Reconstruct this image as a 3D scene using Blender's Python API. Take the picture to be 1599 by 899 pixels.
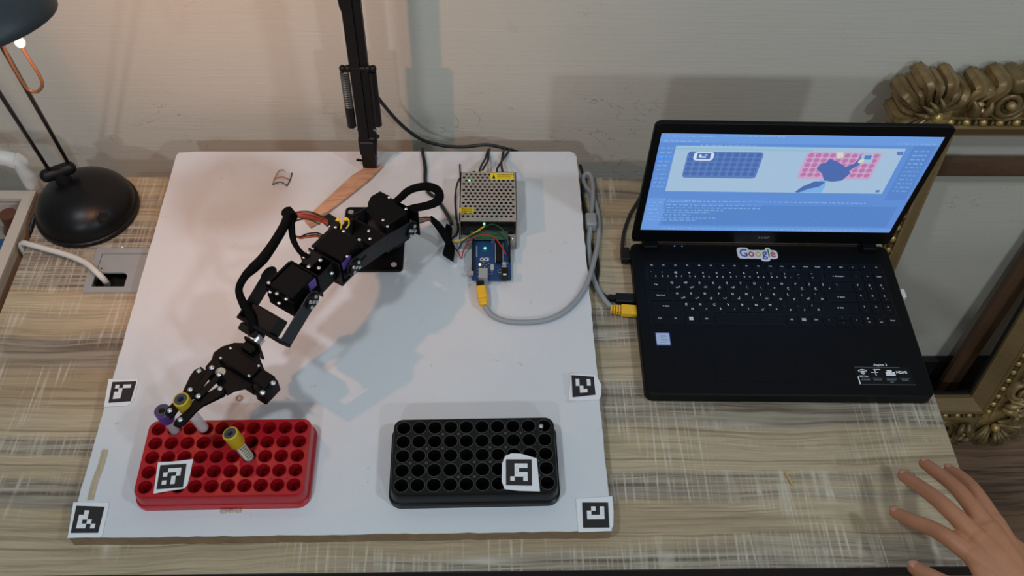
import bpy, bmesh, math, random
from mathutils import Vector as V3, Matrix
random.seed(7)
PI = math.pi
for o in list(bpy.data.objects): bpy.data.objects.remove(o)
scn = bpy.context.scene
COL = scn.collection

# ------------------------------------------------------------------ camera
F_PX, PITCH, YAW, ROLL, CAMH = 1445.72, 0.90748, -0.04687, 0.03527, 1.00214
def cam_axes():
    right = V3((math.cos(YAW), math.sin(YAW), 0)); fwd = V3((-math.sin(YAW), math.cos(YAW), 0)); up = V3((0, 0, 1))
    f2 = fwd*math.cos(PITCH) - up*math.sin(PITCH); u2 = up*math.cos(PITCH) + fwd*math.sin(PITCH)
    return right*math.cos(ROLL) + u2*math.sin(ROLL), u2*math.cos(ROLL) - right*math.sin(ROLL), f2
CR, CU, CF = cam_axes()
CPOS = V3((0, 0, CAMH))
cd = bpy.data.cameras.new('camera'); cam = bpy.data.objects.new('camera', cd); COL.objects.link(cam)
cd.sensor_width = 36; cd.lens = F_PX/1599*36; cd.clip_start = 0.05
cam.matrix_world = Matrix(((CR.x, CU.x, -CF.x, 0), (CR.y, CU.y, -CF.y, 0), (CR.z, CU.z, -CF.z, CAMH), (0, 0, 0, 1)))
scn.camera = cam
def ray(px, py): return CF + CR*((px-799.5)/F_PX) - CU*((py-449.5)/F_PX)
def at(px, py, z=0.0):                       # survey helper: photo pixel -> point at height z
    d = ray(px, py); return CPOS + d*((z-CAMH)/d.z)
def atY(px, py, Y):
    d = ray(px, py); return CPOS + d*(Y/d.y)

# ------------------------------------------------------------------ light
scn.view_settings.view_transform = 'Standard'; scn.view_settings.look = 'None'
scn.view_settings.gamma = 1; scn.view_settings.exposure = 0.0
scn.view_settings.use_curve_mapping = False
w = bpy.data.worlds.new('world'); scn.world = w; w.use_nodes = True
w.node_tree.nodes['Background'].inputs[0].default_value = (0.78, 0.90, 1.0, 1)
w.node_tree.nodes['Background'].inputs[1].default_value = 0.11
def ceiling_lamp(name, loc, aim, power, col, size):
    l = bpy.data.lights.new(name, 'AREA'); l.shape = 'DISK'; l.size = size; l.energy = power; l.color = col
    o = bpy.data.objects.new(name, l); COL.objects.link(o); o.location = loc
    o.rotation_euler = (V3(aim)-V3(loc)).to_track_quat('-Z', 'Y').to_euler()
COOL = (0.77, 0.90, 1.0)
ceiling_lamp('ceiling_lamp_a', (1.35, -2.05, 1.85), (0.3, 1.0, 0), 13, COOL, 0.15)
ceiling_lamp('ceiling_lamp_b', (-0.62, -2.05, 1.85), (0.0, 1.0, 0), 13, COOL, 0.15)
ceiling_lamp('ceiling_lamp_c', (-0.70, 0.03, 1.85), (-0.2, 0.6, 0), 9.2, COOL, 0.15)
ceiling_lamp('ceiling_lamp_d', (1.25, -0.15, 1.85), (0.3, 0.6, 0), 9.0, COOL, 0.15)
YH = 0.70                                       # depth of the desk lamp's head
LAMP_BULB = atY(31, 66, YH-0.012)
bl = bpy.data.lights.new('halogen_light', 'SPOT'); bl.energy = 3.7; bl.color = (1.0, 0.44, 0.20); bl.shadow_soft_size = 0.006; bl.spot_size = math.radians(160); bl.spot_blend = 1.0
blo = bpy.data.objects.new('halogen_light', bl); COL.objects.link(blo); blo.location = LAMP_BULB + V3((0.0, 0.0, -0.010))
blo.rotation_euler = (V3((-0.28, 1.095, 0.08))-blo.location).to_track_quat('-Z', 'Y').to_euler()   # cone aim chosen to brighten the wall over the board; no reflector exists here

# ------------------------------------------------------------------ materials
MATS = {}
def srgb(r, g, b):
    f = lambda c: (c/255/12.92) if c/255 <= 0.04045 else ((c/255+0.055)/1.055)**2.4
    return (f(r), f(g), f(b), 1)
def mat(name, col, rough=0.5, metal=0.0, noise=0.0, nscale=40, bump=0.0, bscale=200, emit=0, ecol=None, trans=0, alpha=1, sss=0, spec=0.5, stretch=(1, 1, 1)):
    m = bpy.data.materials.new(name); m.use_nodes = True; nt = m.node_tree; b = nt.nodes['Principled BSDF']
    b.inputs['Base Color'].default_value = col; b.inputs['Roughness'].default_value = rough; b.inputs['Metallic'].default_value = metal
    b.inputs['Specular IOR Level'].default_value = spec
    if trans: b.inputs['Transmission Weight'].default_value = trans
    if alpha < 1: b.inputs['Alpha'].default_value = alpha
    if sss:
        b.inputs['Subsurface Weight'].default_value = sss; b.inputs['Subsurface Radius'].default_value = (0.012, 0.004, 0.002); b.inputs['Subsurface Scale'].default_value = 0.5
    if emit:
        b.inputs['Emission Color'].default_value = ecol or col; b.inputs['Emission Strength'].default_value = emit
    tc = nt.nodes.new('ShaderNodeTexCoord'); mp = nt.nodes.new('ShaderNodeMapping'); mp.inputs['Scale'].default_value = stretch
    nt.links.new(tc.outputs['Object'], mp.inputs[0])
    nz = nt.nodes.new('ShaderNodeTexNoise'); nz.inputs['Scale'].default_value = nscale; nz.inputs['Detail'].default_value = 5
    nt.links.new(mp.outputs[0], nz.inputs['Vector'])
    hsv = nt.nodes.new('ShaderNodeHueSaturation'); hsv.inputs['Color'].default_value = col
    mr = nt.nodes.new('ShaderNodeMapRange'); mr.inputs[1].default_value = 0.25; mr.inputs[2].default_value = 0.75
    mr.inputs[3].default_value = 1-noise; mr.inputs[4].default_value = 1+noise
    nt.links.new(nz.outputs[0], mr.inputs[0]); nt.links.new(mr.outputs[0], hsv.inputs['Value']); nt.links.new(hsv.outputs[0], b.inputs['Base Color'])
    if bump:
        bn = nt.nodes.new('ShaderNodeTexNoise'); bn.inputs['Scale'].default_value = bscale; bn.inputs['Detail'].default_value = 4
        nt.links.new(mp.outputs[0], bn.inputs['Vector'])
        bp = nt.nodes.new('ShaderNodeBump'); bp.inputs['Strength'].default_value = bump; bp.inputs['Distance'].default_value = 0.002
        nt.links.new(bn.outputs[0], bp.inputs['Height']); nt.links.new(bp.outputs[0], b.inputs['Normal'])
    MATS[name] = m
    return m
class NT:                                     # tiny node-graph helper
    def __init__(s, name):
        s.m = bpy.data.materials.new(name); s.m.use_nodes = True; s.t = s.m.node_tree; s.b = s.t.nodes['Principled BSDF']; MATS[name] = s.m
        s.tc = s.n('ShaderNodeTexCoord')
    def n(s, k, **kw):
        x = s.t.nodes.new(k)
        for a, b in kw.items(): setattr(x, a, b)
        return x
    def put(s, sock, v):
        if hasattr(v, 'is_output') or hasattr(v, 'links'): s.t.links.new(v, sock)
        else: sock.default_value = v
    def mapping(s, sc, loc=(0, 0, 0), rot=(0, 0, 0), src=None):
        x = s.n('ShaderNodeMapping'); s.t.links.new(src or s.tc.outputs['Object'], x.inputs[0])
        x.inputs['Scale'].default_value = sc; x.inputs['Location'].default_value = loc; x.inputs['Rotation'].default_value = rot
        return x.outputs[0]
    def noise(s, vec, scale=1, detail=4, rough=0.5, dist=0):
        x = s.n('ShaderNodeTexNoise'); s.t.links.new(vec, x.inputs['Vector']); x.inputs['Scale'].default_value = scale
        x.inputs['Detail'].default_value = detail; x.inputs['Roughness'].default_value = rough; x.inputs['Distortion'].default_value = dist
        return x.outputs[0]
    def rng(s, v, a, b, c=0, d=1):
        x = s.n('ShaderNodeMapRange'); s.put(x.inputs[0], v); x.inputs[1].default_value = a; x.inputs[2].default_value = b
        x.inputs[3].default_value = c; x.inputs[4].default_value = d; return x.outputs[0]
    def math(s, op, a, b=0.0):
        x = s.n('ShaderNodeMath', operation=op); s.put(x.inputs[0], a); s.put(x.inputs[1], b); return x.outputs[0]
    def mix(s, f, a, b, mode='MIX'):
        x = s.n('ShaderNodeMix', data_type='RGBA', blend_type=mode); s.put(x.inputs[0], f); s.put(x.inputs[6], a); s.put(x.inputs[7], b); return x.outputs[2]
    def bump(s, h, st, dist=0.002):
        x = s.n('ShaderNodeBump'); s.put(x.inputs['Height'], h); x.inputs['Strength'].default_value = st; x.inputs['Distance'].default_value = dist
        s.t.links.new(x.outputs[0], s.b.inputs['Normal'])
# wall paint
g = NT('wall_paint'); lo = g.noise(g.mapping((2, 2, 2)), 1.5, 4); fi = g.noise(g.mapping((9, 9, 260)), 1, 3)
sm = g.noise(g.mapping((6, 6, 14)), 1, 6, 0.65, 0.8)
c = g.mix(g.rng(lo, 0.3, 0.7), srgb(204, 197, 182), srgb(212, 205, 191))
crk = g.math('MULTIPLY', g.rng(g.math('ABSOLUTE', g.math('SUBTRACT', g.noise(g.mapping((7, 7, 16), (3, 0, 1)), 1, 4, 0.6, 0.6), 0.5)), 0, 0.006, 1, 0), g.rng(g.noise(g.mapping((4, 4, 6), (8, 2, 5)), 1, 2), 0.58, 0.66))
c = g.mix(g.math('MULTIPLY', crk, 0.55), c, srgb(120, 108, 94))
c = g.mix(g.rng(sm, 0.66, 0.78, 0, 0.35), c, srgb(170, 162, 146))
g.put(g.b.inputs['Base Color'], c); g.b.inputs['Roughness'].default_value = 0.75; g.bump(g.math('ADD', fi, g.math('MULTIPLY', sm, 1.2)), 0.18)
# greyed-oak laminate of the desk: grain runs along x, pale saw marks across it
def oak(name, light, mid, dark, grey, marks=1.0, sx=1.0):
    g = NT(name)
    wob = g.noise(g.mapping((2.6*sx, 3.5, 1), (1.3, 8, 0)), 1, 3, 0.5)
    cmb = g.n('ShaderNodeCombineXYZ'); g.t.links.new(g.math('MULTIPLY', wob, 0.045), cmb.inputs[1])
    va = g.n('ShaderNodeVectorMath', operation='ADD'); g.t.links.new(g.tc.outputs['Object'], va.inputs[0]); g.t.links.new(cmb.outputs[0], va.inputs[1])
    W = va.outputs[0]                                            # grain coordinates, gently wavy
    M = lambda sc, loc=(0, 0, 0), rot=(0, 0, 0): g.mapping(sc, loc, rot, W)
    big = g.noise(M((1.2*sx, 12, 1)), 1, 4, 0.55)
    band = g.noise(M((0.7*sx, 15, 1), (3.1, 1.7, 0)), 1, 2, 0.45)
    fine = g.noise(M((7*sx, 420, 1)), 1, 6, 0.75)
    med = g.noise(M((4*sx, 120, 1), (0.4, 7, 0)), 1, 5, 0.65)
    vein = g.n('ShaderNodeTexWave', wave_type='BANDS', bands_direction='Y', wave_profile='SAW'); g.t.links.new(M((0.5*sx, 7, 1)), vein.inputs['Vector'])
    vein.inputs['Scale'].default_value = 1.0; vein.inputs['Distortion'].default_value = 5; vein.inputs['Detail'].default_value = 3; vein.inputs['Detail Scale'].default_value = 0.6
    c = g.mix(g.rng(big, 0.35, 0.65), mid, light)
    c = g.mix(g.rng(fine, 0.40, 0.70, 0, 0.52), c, dark)
    c = g.mix(g.rng(med, 0.52, 0.72, 0, 0.55), c, dark)
    c = g.mix(g.rng(vein.outputs[0], 0.93, 1.0, 0, 0.55), c, dark)
    bm = g.rng(band, 0.50, 0.57)
    c = g.mix(g.math('MULTIPLY', bm, 0.5), c, grey)
    c = g.mix(g.math('MULTIPLY', bm, g.rng(med, 0.44, 0.60, 0, 0.75)), c, dark)
    if marks:
        iso = lambda n_, wd: g.rng(g.math('ABSOLUTE', g.math('SUBTRACT', n_, 0.5)), 0.0, wd, 1, 0)      # thin contour lines of a noise = saw marks
        v1 = iso(g.noise(g.mapping((46*sx, 2.0, 1), (0, 3, 0), (0, 0, 0.02)), 1, 0, 0.4), 0.034); v2 = iso(g.noise(g.mapping((95*sx, 3.5, 1), (7, 1, 0), (0, 0, -0.02)), 1, 0, 0.4), 0.05)
        h1 = iso(g.noise(g.mapping((3*sx, 150, 1), (2, 0, 0)), 1, 0, 0.5), 0.06)
        patch = g.rng(g.noise(g.mapping((4*sx, 10, 1), (9, 4, 0)), 1, 2), 0.42, 0.52)
        far = g.rng(g.noise(g.mapping((7*sx, 9, 1), (19, 14, 0)), 1, 1), 0.54, 0.60)
        lit = g.noise(g.mapping((30*sx, 60, 1), (4, 4, 0)), 1, 1)
        vl = g.math('MULTIPLY', g.math('MULTIPLY', g.math('MAXIMUM', v1, g.math('MULTIPLY', v2, 0.6)), g.rng(lit, 0.3, 0.6, 0.35, 1)), g.math('MAXIMUM', g.math('MULTIPLY', patch, g.rng(band, 0.46, 0.53, 0.0, 1)), far))
        hl = g.math('MULTIPLY', h1, g.math('MULTIPLY', patch, bm))
        c = g.mix(g.math('MAXIMUM', g.math('MULTIPLY', vl, 0.62*marks), g.math('MULTIPLY', hl, 0.45*marks)), c, srgb(226, 216, 196))
    g.put(g.b.inputs['Base Color'], c); g.b.inputs['Roughness'].default_value = 0.55; g.bump(g.math('ADD', fine, med), 0.12, 0.001)
    return g.m
oak('desk_oak', srgb(202, 182, 150), srgb(176, 153, 119), srgb(90, 73, 56), srgb(134, 132, 128))
oak('floor_wood', srgb(156, 122, 94), srgb(128, 98, 74), srgb(62, 46, 36), srgb(110, 86, 68), 0, 1.2)
oak('stick_wood', srgb(226, 176, 140), srgb(210, 158, 122), srgb(150, 100, 70), srgb(200, 160, 130), 0, 4)
oak('brown_wood', srgb(112, 82, 58), srgb(94, 66, 46), srgb(58, 38, 26), srgb(90, 66, 48), 0, 2)
mat('pine_flat', srgb(150, 116, 80), 0.5, 0, 0.15, 30, stretch=(1, 30, 30))
# melamine board
g = NT('board_white'); lo = g.noise(g.mapping((5, 5, 5)), 1, 5, 0.6); sp = g.noise(g.mapping((60, 60, 60)), 1, 3); sc = g.noise(g.mapping((8, 140, 1), (0, 0, 0), (0, 0, 0.5)), 1, 3)
c = g.mix(g.rng(lo, 0.35, 0.7), srgb(213, 213, 215), srgb(219, 219, 220)); c = g.mix(g.rng(sp, 0.72, 0.76, 0, 0.35), c, srgb(150, 146, 142)); c = g.mix(g.rng(sc, 0.76, 0.8, 0, 0.25), c, srgb(170, 168, 168))
g.put(g.b.inputs['Base Color'], c); g.b.inputs['Roughness'].default_value = 0.45; g.bump(lo, 0.05)
mat('mdf_edge', srgb(142, 116, 88), 0.8, 0, 0.18, 60, 0.3, 300)
# gilded carving: bright on the high spots, brown patina between
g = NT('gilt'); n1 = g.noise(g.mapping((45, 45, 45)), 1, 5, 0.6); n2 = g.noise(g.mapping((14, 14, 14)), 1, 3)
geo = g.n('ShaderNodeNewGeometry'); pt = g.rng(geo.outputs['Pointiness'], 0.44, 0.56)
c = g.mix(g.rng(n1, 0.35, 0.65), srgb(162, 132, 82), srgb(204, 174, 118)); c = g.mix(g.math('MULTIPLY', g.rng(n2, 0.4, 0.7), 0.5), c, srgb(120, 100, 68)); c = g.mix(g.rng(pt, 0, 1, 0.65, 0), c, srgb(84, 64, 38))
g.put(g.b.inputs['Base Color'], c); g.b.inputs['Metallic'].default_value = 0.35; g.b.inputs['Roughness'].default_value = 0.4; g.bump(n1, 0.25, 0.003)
mat('gilt_bead', srgb(206, 174, 108), 0.3, 0.5, 0.15, 60)
mat('gilt_flat', srgb(148, 122, 82), 0.42, 0.25, 0.14, 30, stretch=(1, 1, 12))
mat('cream', srgb(196, 190, 176), 0.6)
mat('black_board', srgb(14, 14, 15), 0.8)
mat('black_plastic', srgb(17, 17, 18), 0.45, 0, 0.1, 60, 0.08, 400, spec=0.28)
mat('laptop_black', srgb(9, 9, 10), 0.5, 0, 0.08, 20, 0.05, 900, spec=0.16)
mat('key_black', srgb(12, 12, 14), 0.5, spec=0.18)
mat('bezel_black', srgb(10, 10, 11), 0.4, spec=0.25)
mat('lamp_black', srgb(18, 18, 19), 0.36, 0, 0.12, 30, 0.05, 300, spec=0.28)
mat('lamp_shade', srgb(44, 50, 54), 0.5, 0, 0.1, 30)
mat('arm_metal', srgb(11, 11, 13), 0.45, 0.0, 0.08, 60, spec=0.14)
mat('arm_anodised', srgb(34, 37, 42), 0.5, 0.1, 0.06, 80, spec=0.28)
mat('servo_black', srgb(12, 11, 13), 0.5, 0, 0.06, 60, spec=0.14)
mat('servo_brown', srgb(22, 18, 17), 0.55, 0, 0.1, 60, spec=0.18)
mat('sleeve_black', srgb(10, 10, 10), 0.85, 0, 0.2, 300, 0.5, 900, spec=0.1)
mat('cable_black', srgb(20, 20, 22), 0.5)
mat('cable_grey', srgb(150, 152, 154), 0.5)
mat('cable_white', srgb(214, 208, 198), 0.5)
mat('wire_red', srgb(176, 40, 34), 0.45)
mat('wire_orange', srgb(196, 92, 48), 0.45)
mat('wire_brown', srgb(92, 52, 36), 0.45)
mat('wire_yellow', srgb(232, 196, 48), 0.45)
mat('wire_green', srgb(44, 84, 52), 0.45)
mat('plug_yellow', srgb(240, 184, 34), 0.45)
mat('steel', srgb(212, 212, 212), 0.3, 0.75)
mat('spring_steel', srgb(96, 96, 94), 0.35, 0.5)
mat('silver_grey', srgb(168, 168, 168), 0.45, 0.25, 0.04, 40)
mat('psu_metal', srgb(176, 168, 160), 0.42, 0.45, 0.05, 60)
mat('psu_inside', srgb(30, 28, 26), 0.7)
mat('label_yellow', srgb(236, 208, 30), 0.5)
mat('ink_black', srgb(16, 16, 18), 0.6)
mat('ink_tag', srgb(34, 30, 30), 0.6)
mat('paper', srgb(232, 231, 232), 0.6)
mat('tape', srgb(226, 226, 226), 0.25, 0, 0, alpha=0.3)
mat('pcb_blue', srgb(18, 62, 112), 0.4, 0, 0.1, 80)
mat('pcb_green', srgb(60, 104, 76), 0.5)
mat('ink_white', srgb(226, 228, 230), 0.5)
mat('legend', srgb(238, 239, 242), 0.5)
mat('legend_dim', srgb(120, 122, 126), 0.5)
mat('legend_blue', srgb(120, 150, 190), 0.5)
mat('red_plastic', srgb(180, 24, 34), 0.3, 0, 0.07, 40, sss=0.1)
mat('red_well', srgb(168, 16, 26), 0.4, 0, 0.05, 40)
mat('rack_black', srgb(15, 15, 15), 0.36, 0, 0.12, 50, spec=0.28)
mat('rack_well', srgb(13, 12, 12), 0.45, spec=0.3)
mat('rack_ring', srgb(64, 61, 60), 0.45)
mat('cap_purple', srgb(98, 66, 146), 0.45)
mat('cap_yellow', srgb(206, 172, 34), 0.45)
mat('cap_rubber', srgb(70, 70, 74), 0.6)
mat('hole_dark', srgb(8, 8, 9), 0.7)
mat('tube_glass', srgb(240, 236, 234), 0.12, 0, 0, alpha=0.38)
mat('tube_label', srgb(226, 218, 190), 0.5)
mat('tube_gel', srgb(226, 208, 90), 0.4)
mat('purple_label', srgb(104, 72, 150), 0.5)
mat('copper', srgb(62, 50, 44), 0.5, 0.2)
mat('bulb', (1, 0.75, 0.55, 1), 0.3, emit=1.8, ecol=(1.0, 0.60, 0.46, 1))
mat('led_green', (0.1, 1, 0.2, 1), 0.3, emit=3.0, ecol=(0.15, 1.0, 0.25, 1))
mat('led_orange', (1, 0.6, 0.2, 1), 0.3, emit=3.5, ecol=(1.0, 0.55, 0.16, 1))
mat('led_blue', (0.1, 0.2, 1, 1), 0.3, emit=1.6, ecol=(0.1, 0.2, 1.0, 1))
mat('glue', srgb(206, 190, 158), 0.2, 0, 0.1, 80, alpha=0.6)
mat('trolley', srgb(196, 184, 170), 0.5)
mat('trolley_white', srgb(220, 216, 208), 0.45)
mat('brown_jar', srgb(92, 56, 40), 0.4)
mat('blue_box', srgb(36, 84, 132), 0.5)
mat('toothpick', srgb(214, 164, 96), 0.6)
mat('o_ring', srgb(176, 140, 96), 0.5)
mat('navy', srgb(52, 54, 86), 0.5)
mat('olive', srgb(150, 150, 92), 0.5)
mat('baseboard_dark', srgb(26, 22, 21), 0.6)
mat('skin', srgb(186, 126, 92), 0.5, 0, 0.08, 45, 0.12, 260, sss=0.12)
mat('nail', srgb(196, 142, 116), 0.35)
mat('sticker_intel', srgb(186, 200, 228), 0.4)
mat('sticker_blue', srgb(24, 40, 96), 0.4)
mat('sticker_teal', srgb(90, 130, 150), 0.4)
mat('g_blue', srgb(64, 84, 168), 0.5); mat('g_red', srgb(196, 62, 58), 0.5); mat('g_yellow', srgb(214, 184, 96), 0.5); mat('g_green', srgb(52, 128, 84), 0.5)
def screen_mat(name, r, g_, b, k=1.0):
    c = srgb(r, g_, b); mat(name, (0.02, 0.02, 0.02, 1), 0.3, emit=k, ecol=c)
screen_mat('scr_blue', 92, 138, 208); screen_mat('scr_bar', 102, 150, 218); screen_mat('scr_win', 160, 188, 214); screen_mat('scr_editor', 84, 130, 198)
screen_mat('scr_rack', 88, 122, 184); screen_mat('scr_hole', 72, 104, 170); screen_mat('scr_text', 128, 168, 222); screen_mat('scr_white', 206, 222, 240)
screen_mat('scr_pink', 196, 158, 196); screen_mat('scr_rose', 180, 116, 166); screen_mat('scr_arm', 74, 104, 170); screen_mat('scr_glow', 120, 172, 226); screen_mat('scr_cream', 208, 210, 190)
screen_mat('scr_teal', 142, 186, 210); screen_mat('scr_sel', 70, 140, 226)

# ------------------------------------------------------------------ mesh helpers
def catmull(pts, k=6):
    pts = [V3(p) for p in pts]
    if len(pts) < 3: return pts
    out = []
    for i in range(len(pts)-1):
        p0 = pts[max(i-1, 0)]; p1 = pts[i]; p2 = pts[i+1]; p3 = pts[min(i+2, len(pts)-1)]
        for j in range(k):
            t = j/k
            out.append(0.5*((2*p1)+(p2-p0)*t+(2*p0-5*p1+4*p2-p3)*t*t+(3*p1-p0-3*p2+p3)*t**3))
    out.append(pts[-1]); return out
def rrect(x0, x1, y0, y1, r, seg=4):
    p = []
    for cx, cy, a in ((x1-r, y1-r, 0), (x0+r, y1-r, 90), (x0+r, y0+r, 180), (x1-r, y0+r, 270)):
        for k in range(seg+1):
            t = math.radians(a+90*k/seg); p.append((cx+r*math.cos(t), cy+r*math.sin(t)))
    return p
class MB:
    def __init__(s, M=None): s.v = []; s.f = []; s.M = M or Matrix()
    def add(s, vs, fs):
        b = len(s.v); s.v += [tuple(s.M @ V3(q)) for q in vs]; s.f += [tuple(b+i for i in f) for f in fs]; return s
    def box(s, x0, x1, y0, y1, z0, z1):
        return s.add([(x0, y0, z0), (x1, y0, z0), (x1, y1, z0), (x0, y1, z0), (x0, y0, z1), (x1, y0, z1), (x1, y1, z1), (x0, y1, z1)],
                     [(3, 2, 1, 0), (4, 5, 6, 7), (0, 1, 5, 4), (1, 2, 6, 5), (2, 3, 7, 6), (3, 0, 4, 7)])
    def loops(s, rings, cap0=True, cap1=True):
        n = len(rings[0]); vs = [q for r in rings for q in r]; fs = []
        for i in range(len(rings)-1):
            for j in range(n):
                k = (j+1) % n; fs.append((i*n+j, i*n+k, (i+1)*n+k, (i+1)*n+j))
        if cap0: fs.append(tuple(reversed(range(n))))
        if cap1: fs.append(tuple(range((len(rings)-1)*n, len(rings)*n)))
        return s.add(vs, fs)
    def prism(s, poly, z0, z1, bev=0.0):
        a = sum(poly[i][0]*poly[(i+1) % len(poly)][1]-poly[(i+1) % len(poly)][0]*poly[i][1] for i in range(len(poly)))
        if a < 0: poly = poly[::-1]
        if bev:
            ins = inset(poly, bev)
            return s.loops([[(x, y, z0) for x, y in ins], [(x, y, z0+bev) for x, y in poly], [(x, y, z1-bev) for x, y in poly], [(x, y, z1) for x, y in ins]])
        return s.loops([[(x, y, z0) for x, y in poly], [(x, y, z1) for x, y in poly]])
    def rbox(s, x0, x1, y0, y1, z0, z1, r, bev=0.0, seg=4): return s.prism(rrect(x0, x1, y0, y1, r, seg), z0, z1, bev)
    def tube(s, path, r, n=8, k=6, smooth=True, flat=1.0, up=None, flute=0.0):
        pts = catmull(path, k) if smooth else [V3(p) for p in path]
        m = len(pts); R = r if callable(r) else (lambda t: r)
        if isinstance(r, (list, tuple)):
            def R(t):
                q = t*(len(r)-1); i = min(int(q), len(r)-2); return r[i]+(r[i+1]-r[i])*(q-i)
        tan = [(pts[min(i+1, m-1)]-pts[max(i-1, 0)]).normalized() for i in range(m)]
        nrm = V3(up) if up else (V3((0, 0, 1)) if abs(tan[0].z) < 0.9 else V3((1, 0, 0)))
        rings = []
        for i in range(m):
            nrm = (nrm-tan[i]*nrm.dot(tan[i])).normalized(); bi = tan[i].cross(nrm); rr = R(i/(m-1))
            rings.append([pts[i]+bi*(rr*(1-flute*(j % 2))*math.cos(2*PI*j/n))+nrm*(rr*(1-flute*(j % 2))*flat*math.sin(2*PI*j/n)) for j in range(n)])
        return s.loops(rings)
    def cyl(s, p0, p1, r0, r1=None, n=16):
        p0 = V3(p0); p1 = V3(p1); return s.tube([p0, p1], [r0, r0 if r1 is None else r1], n, smooth=False)
    def sph(s, c, rx, ry=None, rz=None, nu=12, nv=8, M=None):
        ry = rx if ry is None else ry; rz = rx if rz is None else rz; c = V3(c); M = M or Matrix(); vs = []; fs = []
        pt = lambda x, y, z: c + (M @ V3((rx*x, ry*y, rz*z)))
        vs.append(pt(0, 0, -1))
        for i in range(1, nv):
            a = -PI/2+PI*i/nv
            for j in range(nu):
                b = 2*PI*j/nu; vs.append(pt(math.cos(a)*math.cos(b), math.cos(a)*math.sin(b), math.sin(a)))
        vs.append(pt(0, 0, 1)); top = len(vs)-1
        for j in range(nu):
            k = (j+1) % nu; fs.append((0, 1+k, 1+j)); fs.append((top, 1+(nv-2)*nu+j, 1+(nv-2)*nu+k))
            for i in range(nv-2): fs.append((1+i*nu+j, 1+i*nu+k, 1+(i+1)*nu+k, 1+(i+1)*nu+j))
        return s.add(vs, fs)
    def lathe(s, prof, n=24, cap0=False, cap1=False):
        return s.loops([[(r*math.cos(2*PI*j/n), r*math.sin(2*PI*j/n), z) for j in range(n)] for r, z in prof], cap0, cap1)
    def poly(s, pts): return s.add(pts, [tuple(range(len(pts)))])
    def holed(s, cells, hx, hy, r, z, n=16):
        for cx, cy in cells:
            vs = []
            for j in range(n):
                a = 2*PI*(j+0.5)/n; c_, s_ = math.cos(a), math.sin(a); q = min(hx/abs(c_), hy/abs(s_))
                vs.append((cx+r*c_, cy+r*s_, z)); vs.append((cx+q*c_, cy+q*s_, z))
            fs = [(2*j, 2*j+1, 2*((j+1) % n)+1, 2*((j+1) % n)) for j in range(n)]
            s.add(vs, fs)
            crn = [(cx+hx, cy+hy), (cx-hx, cy+hy), (cx-hx, cy-hy), (cx+hx, cy-hy)]
            ang = [math.atan2(hy, hx), PI-math.atan2(hy, hx), PI+math.atan2(hy, hx), 2*PI-math.atan2(hy, hx)]
            for (x, y), a in zip(crn, ang):
                j = int((a/(2*PI))*n-0.5) % n
                p, q = vs[2*j+1], vs[2*((j+1) % n)+1]
                s.add([p, (x, y, z), q], [(0, 1, 2)])
        return s
    def corner_holed(s, cx, cy, hx, hy, r, z, sx, sy, ac, ar, n=20):
        # cell whose outer corner (sx, sy) is rounded by the arc of radius ar about ac
        def ok(x, y):
            if abs(x-cx) > hx+1e-9 or abs(y-cy) > hy+1e-9: return False
            if (x-ac[0])*sx > 0 and (y-ac[1])*sy > 0: return math.hypot(x-ac[0], y-ac[1]) <= ar
            return True
        angs = sorted([2*PI*j/n for j in range(n)]+[math.atan2(a*hy, b*hx) % (2*PI) for a in (-1, 1) for b in (-1, 1)]); vs = []
        for a in angs:
            lo, hi = r, 0.03
            for _ in range(30):
                m_ = (lo+hi)/2
                if ok(cx+m_*math.cos(a), cy+m_*math.sin(a)): lo = m_
                else: hi = m_
            vs += [(cx+r*math.cos(a), cy+r*math.sin(a), z), (cx+lo*math.cos(a), cy+lo*math.sin(a), z)]
        k = len(angs); return s.add(vs, [(2*j, 2*j+1, 2*((j+1) % k)+1, 2*((j+1) % k)) for j in range(k)])
    def border(s, outline, x0, x1, y0, y1, z):
        n = len(outline); inn = [(min(max(x, x0), x1), min(max(y, y0), y1)) for x, y in outline]
        vs = [(x, y, z) for x, y in outline]+[(x, y, z) for x, y in inn]
        fs = []
        for j in range(n):
            k = (j+1) % n
            if math.dist(outline[j], inn[j]) < 1e-7 and math.dist(outline[k], inn[k]) < 1e-7: continue
            fs.append((j, k, n+k, n+j) if (V3(inn[k]+(0,))-V3(inn[j]+(0,))).length > 1e-7 else (j, k, n+j))
        return s.add(vs, fs)
    def build(s, name, m, parent=None, smooth=40, M=None):
        me = bpy.data.meshes.new(name); me.from_pydata(s.v, [], s.f); me.update()
        o = bpy.data.objects.new(name, me); COL.objects.link(o)
        if m: me.materials.append(MATS[m] if isinstance(m, str) else m)
        if smooth:
            me.shade_smooth()
            try: me.set_sharp_from_angle(angle=math.radians(smooth))
            except Exception: pass
        if parent: o.parent = parent
        if M is not None: o.matrix_local = M
        return o
def inset(poly, d):
    n = len(poly); out = []
    for i in range(n):
        p = V3(poly[i-1]+(0,)); q = V3(poly[i]+(0,)); r = V3(poly[(i+1) % n]+(0,))
        e1 = (q-p); e2 = (r-q)
        if e1.length < 1e-9 or e2.length < 1e-9: out.append((q.x, q.y)); continue
        e1.normalize(); e2.normalize(); n1 = V3((-e1.y, e1.x, 0)); n2 = V3((-e2.y, e2.x, 0)); b = n1+n2
        if b.length < 1e-6: b = n1
        b.normalize(); k = d/max(b.dot(n1), 0.4); out.append((q.x+b.x*k, q.y+b.y*k))
    return out
def tag(o, label, cat, group=None):
    o['label'] = label; o['category'] = cat
    if group: o['group'] = group
    return o
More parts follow.
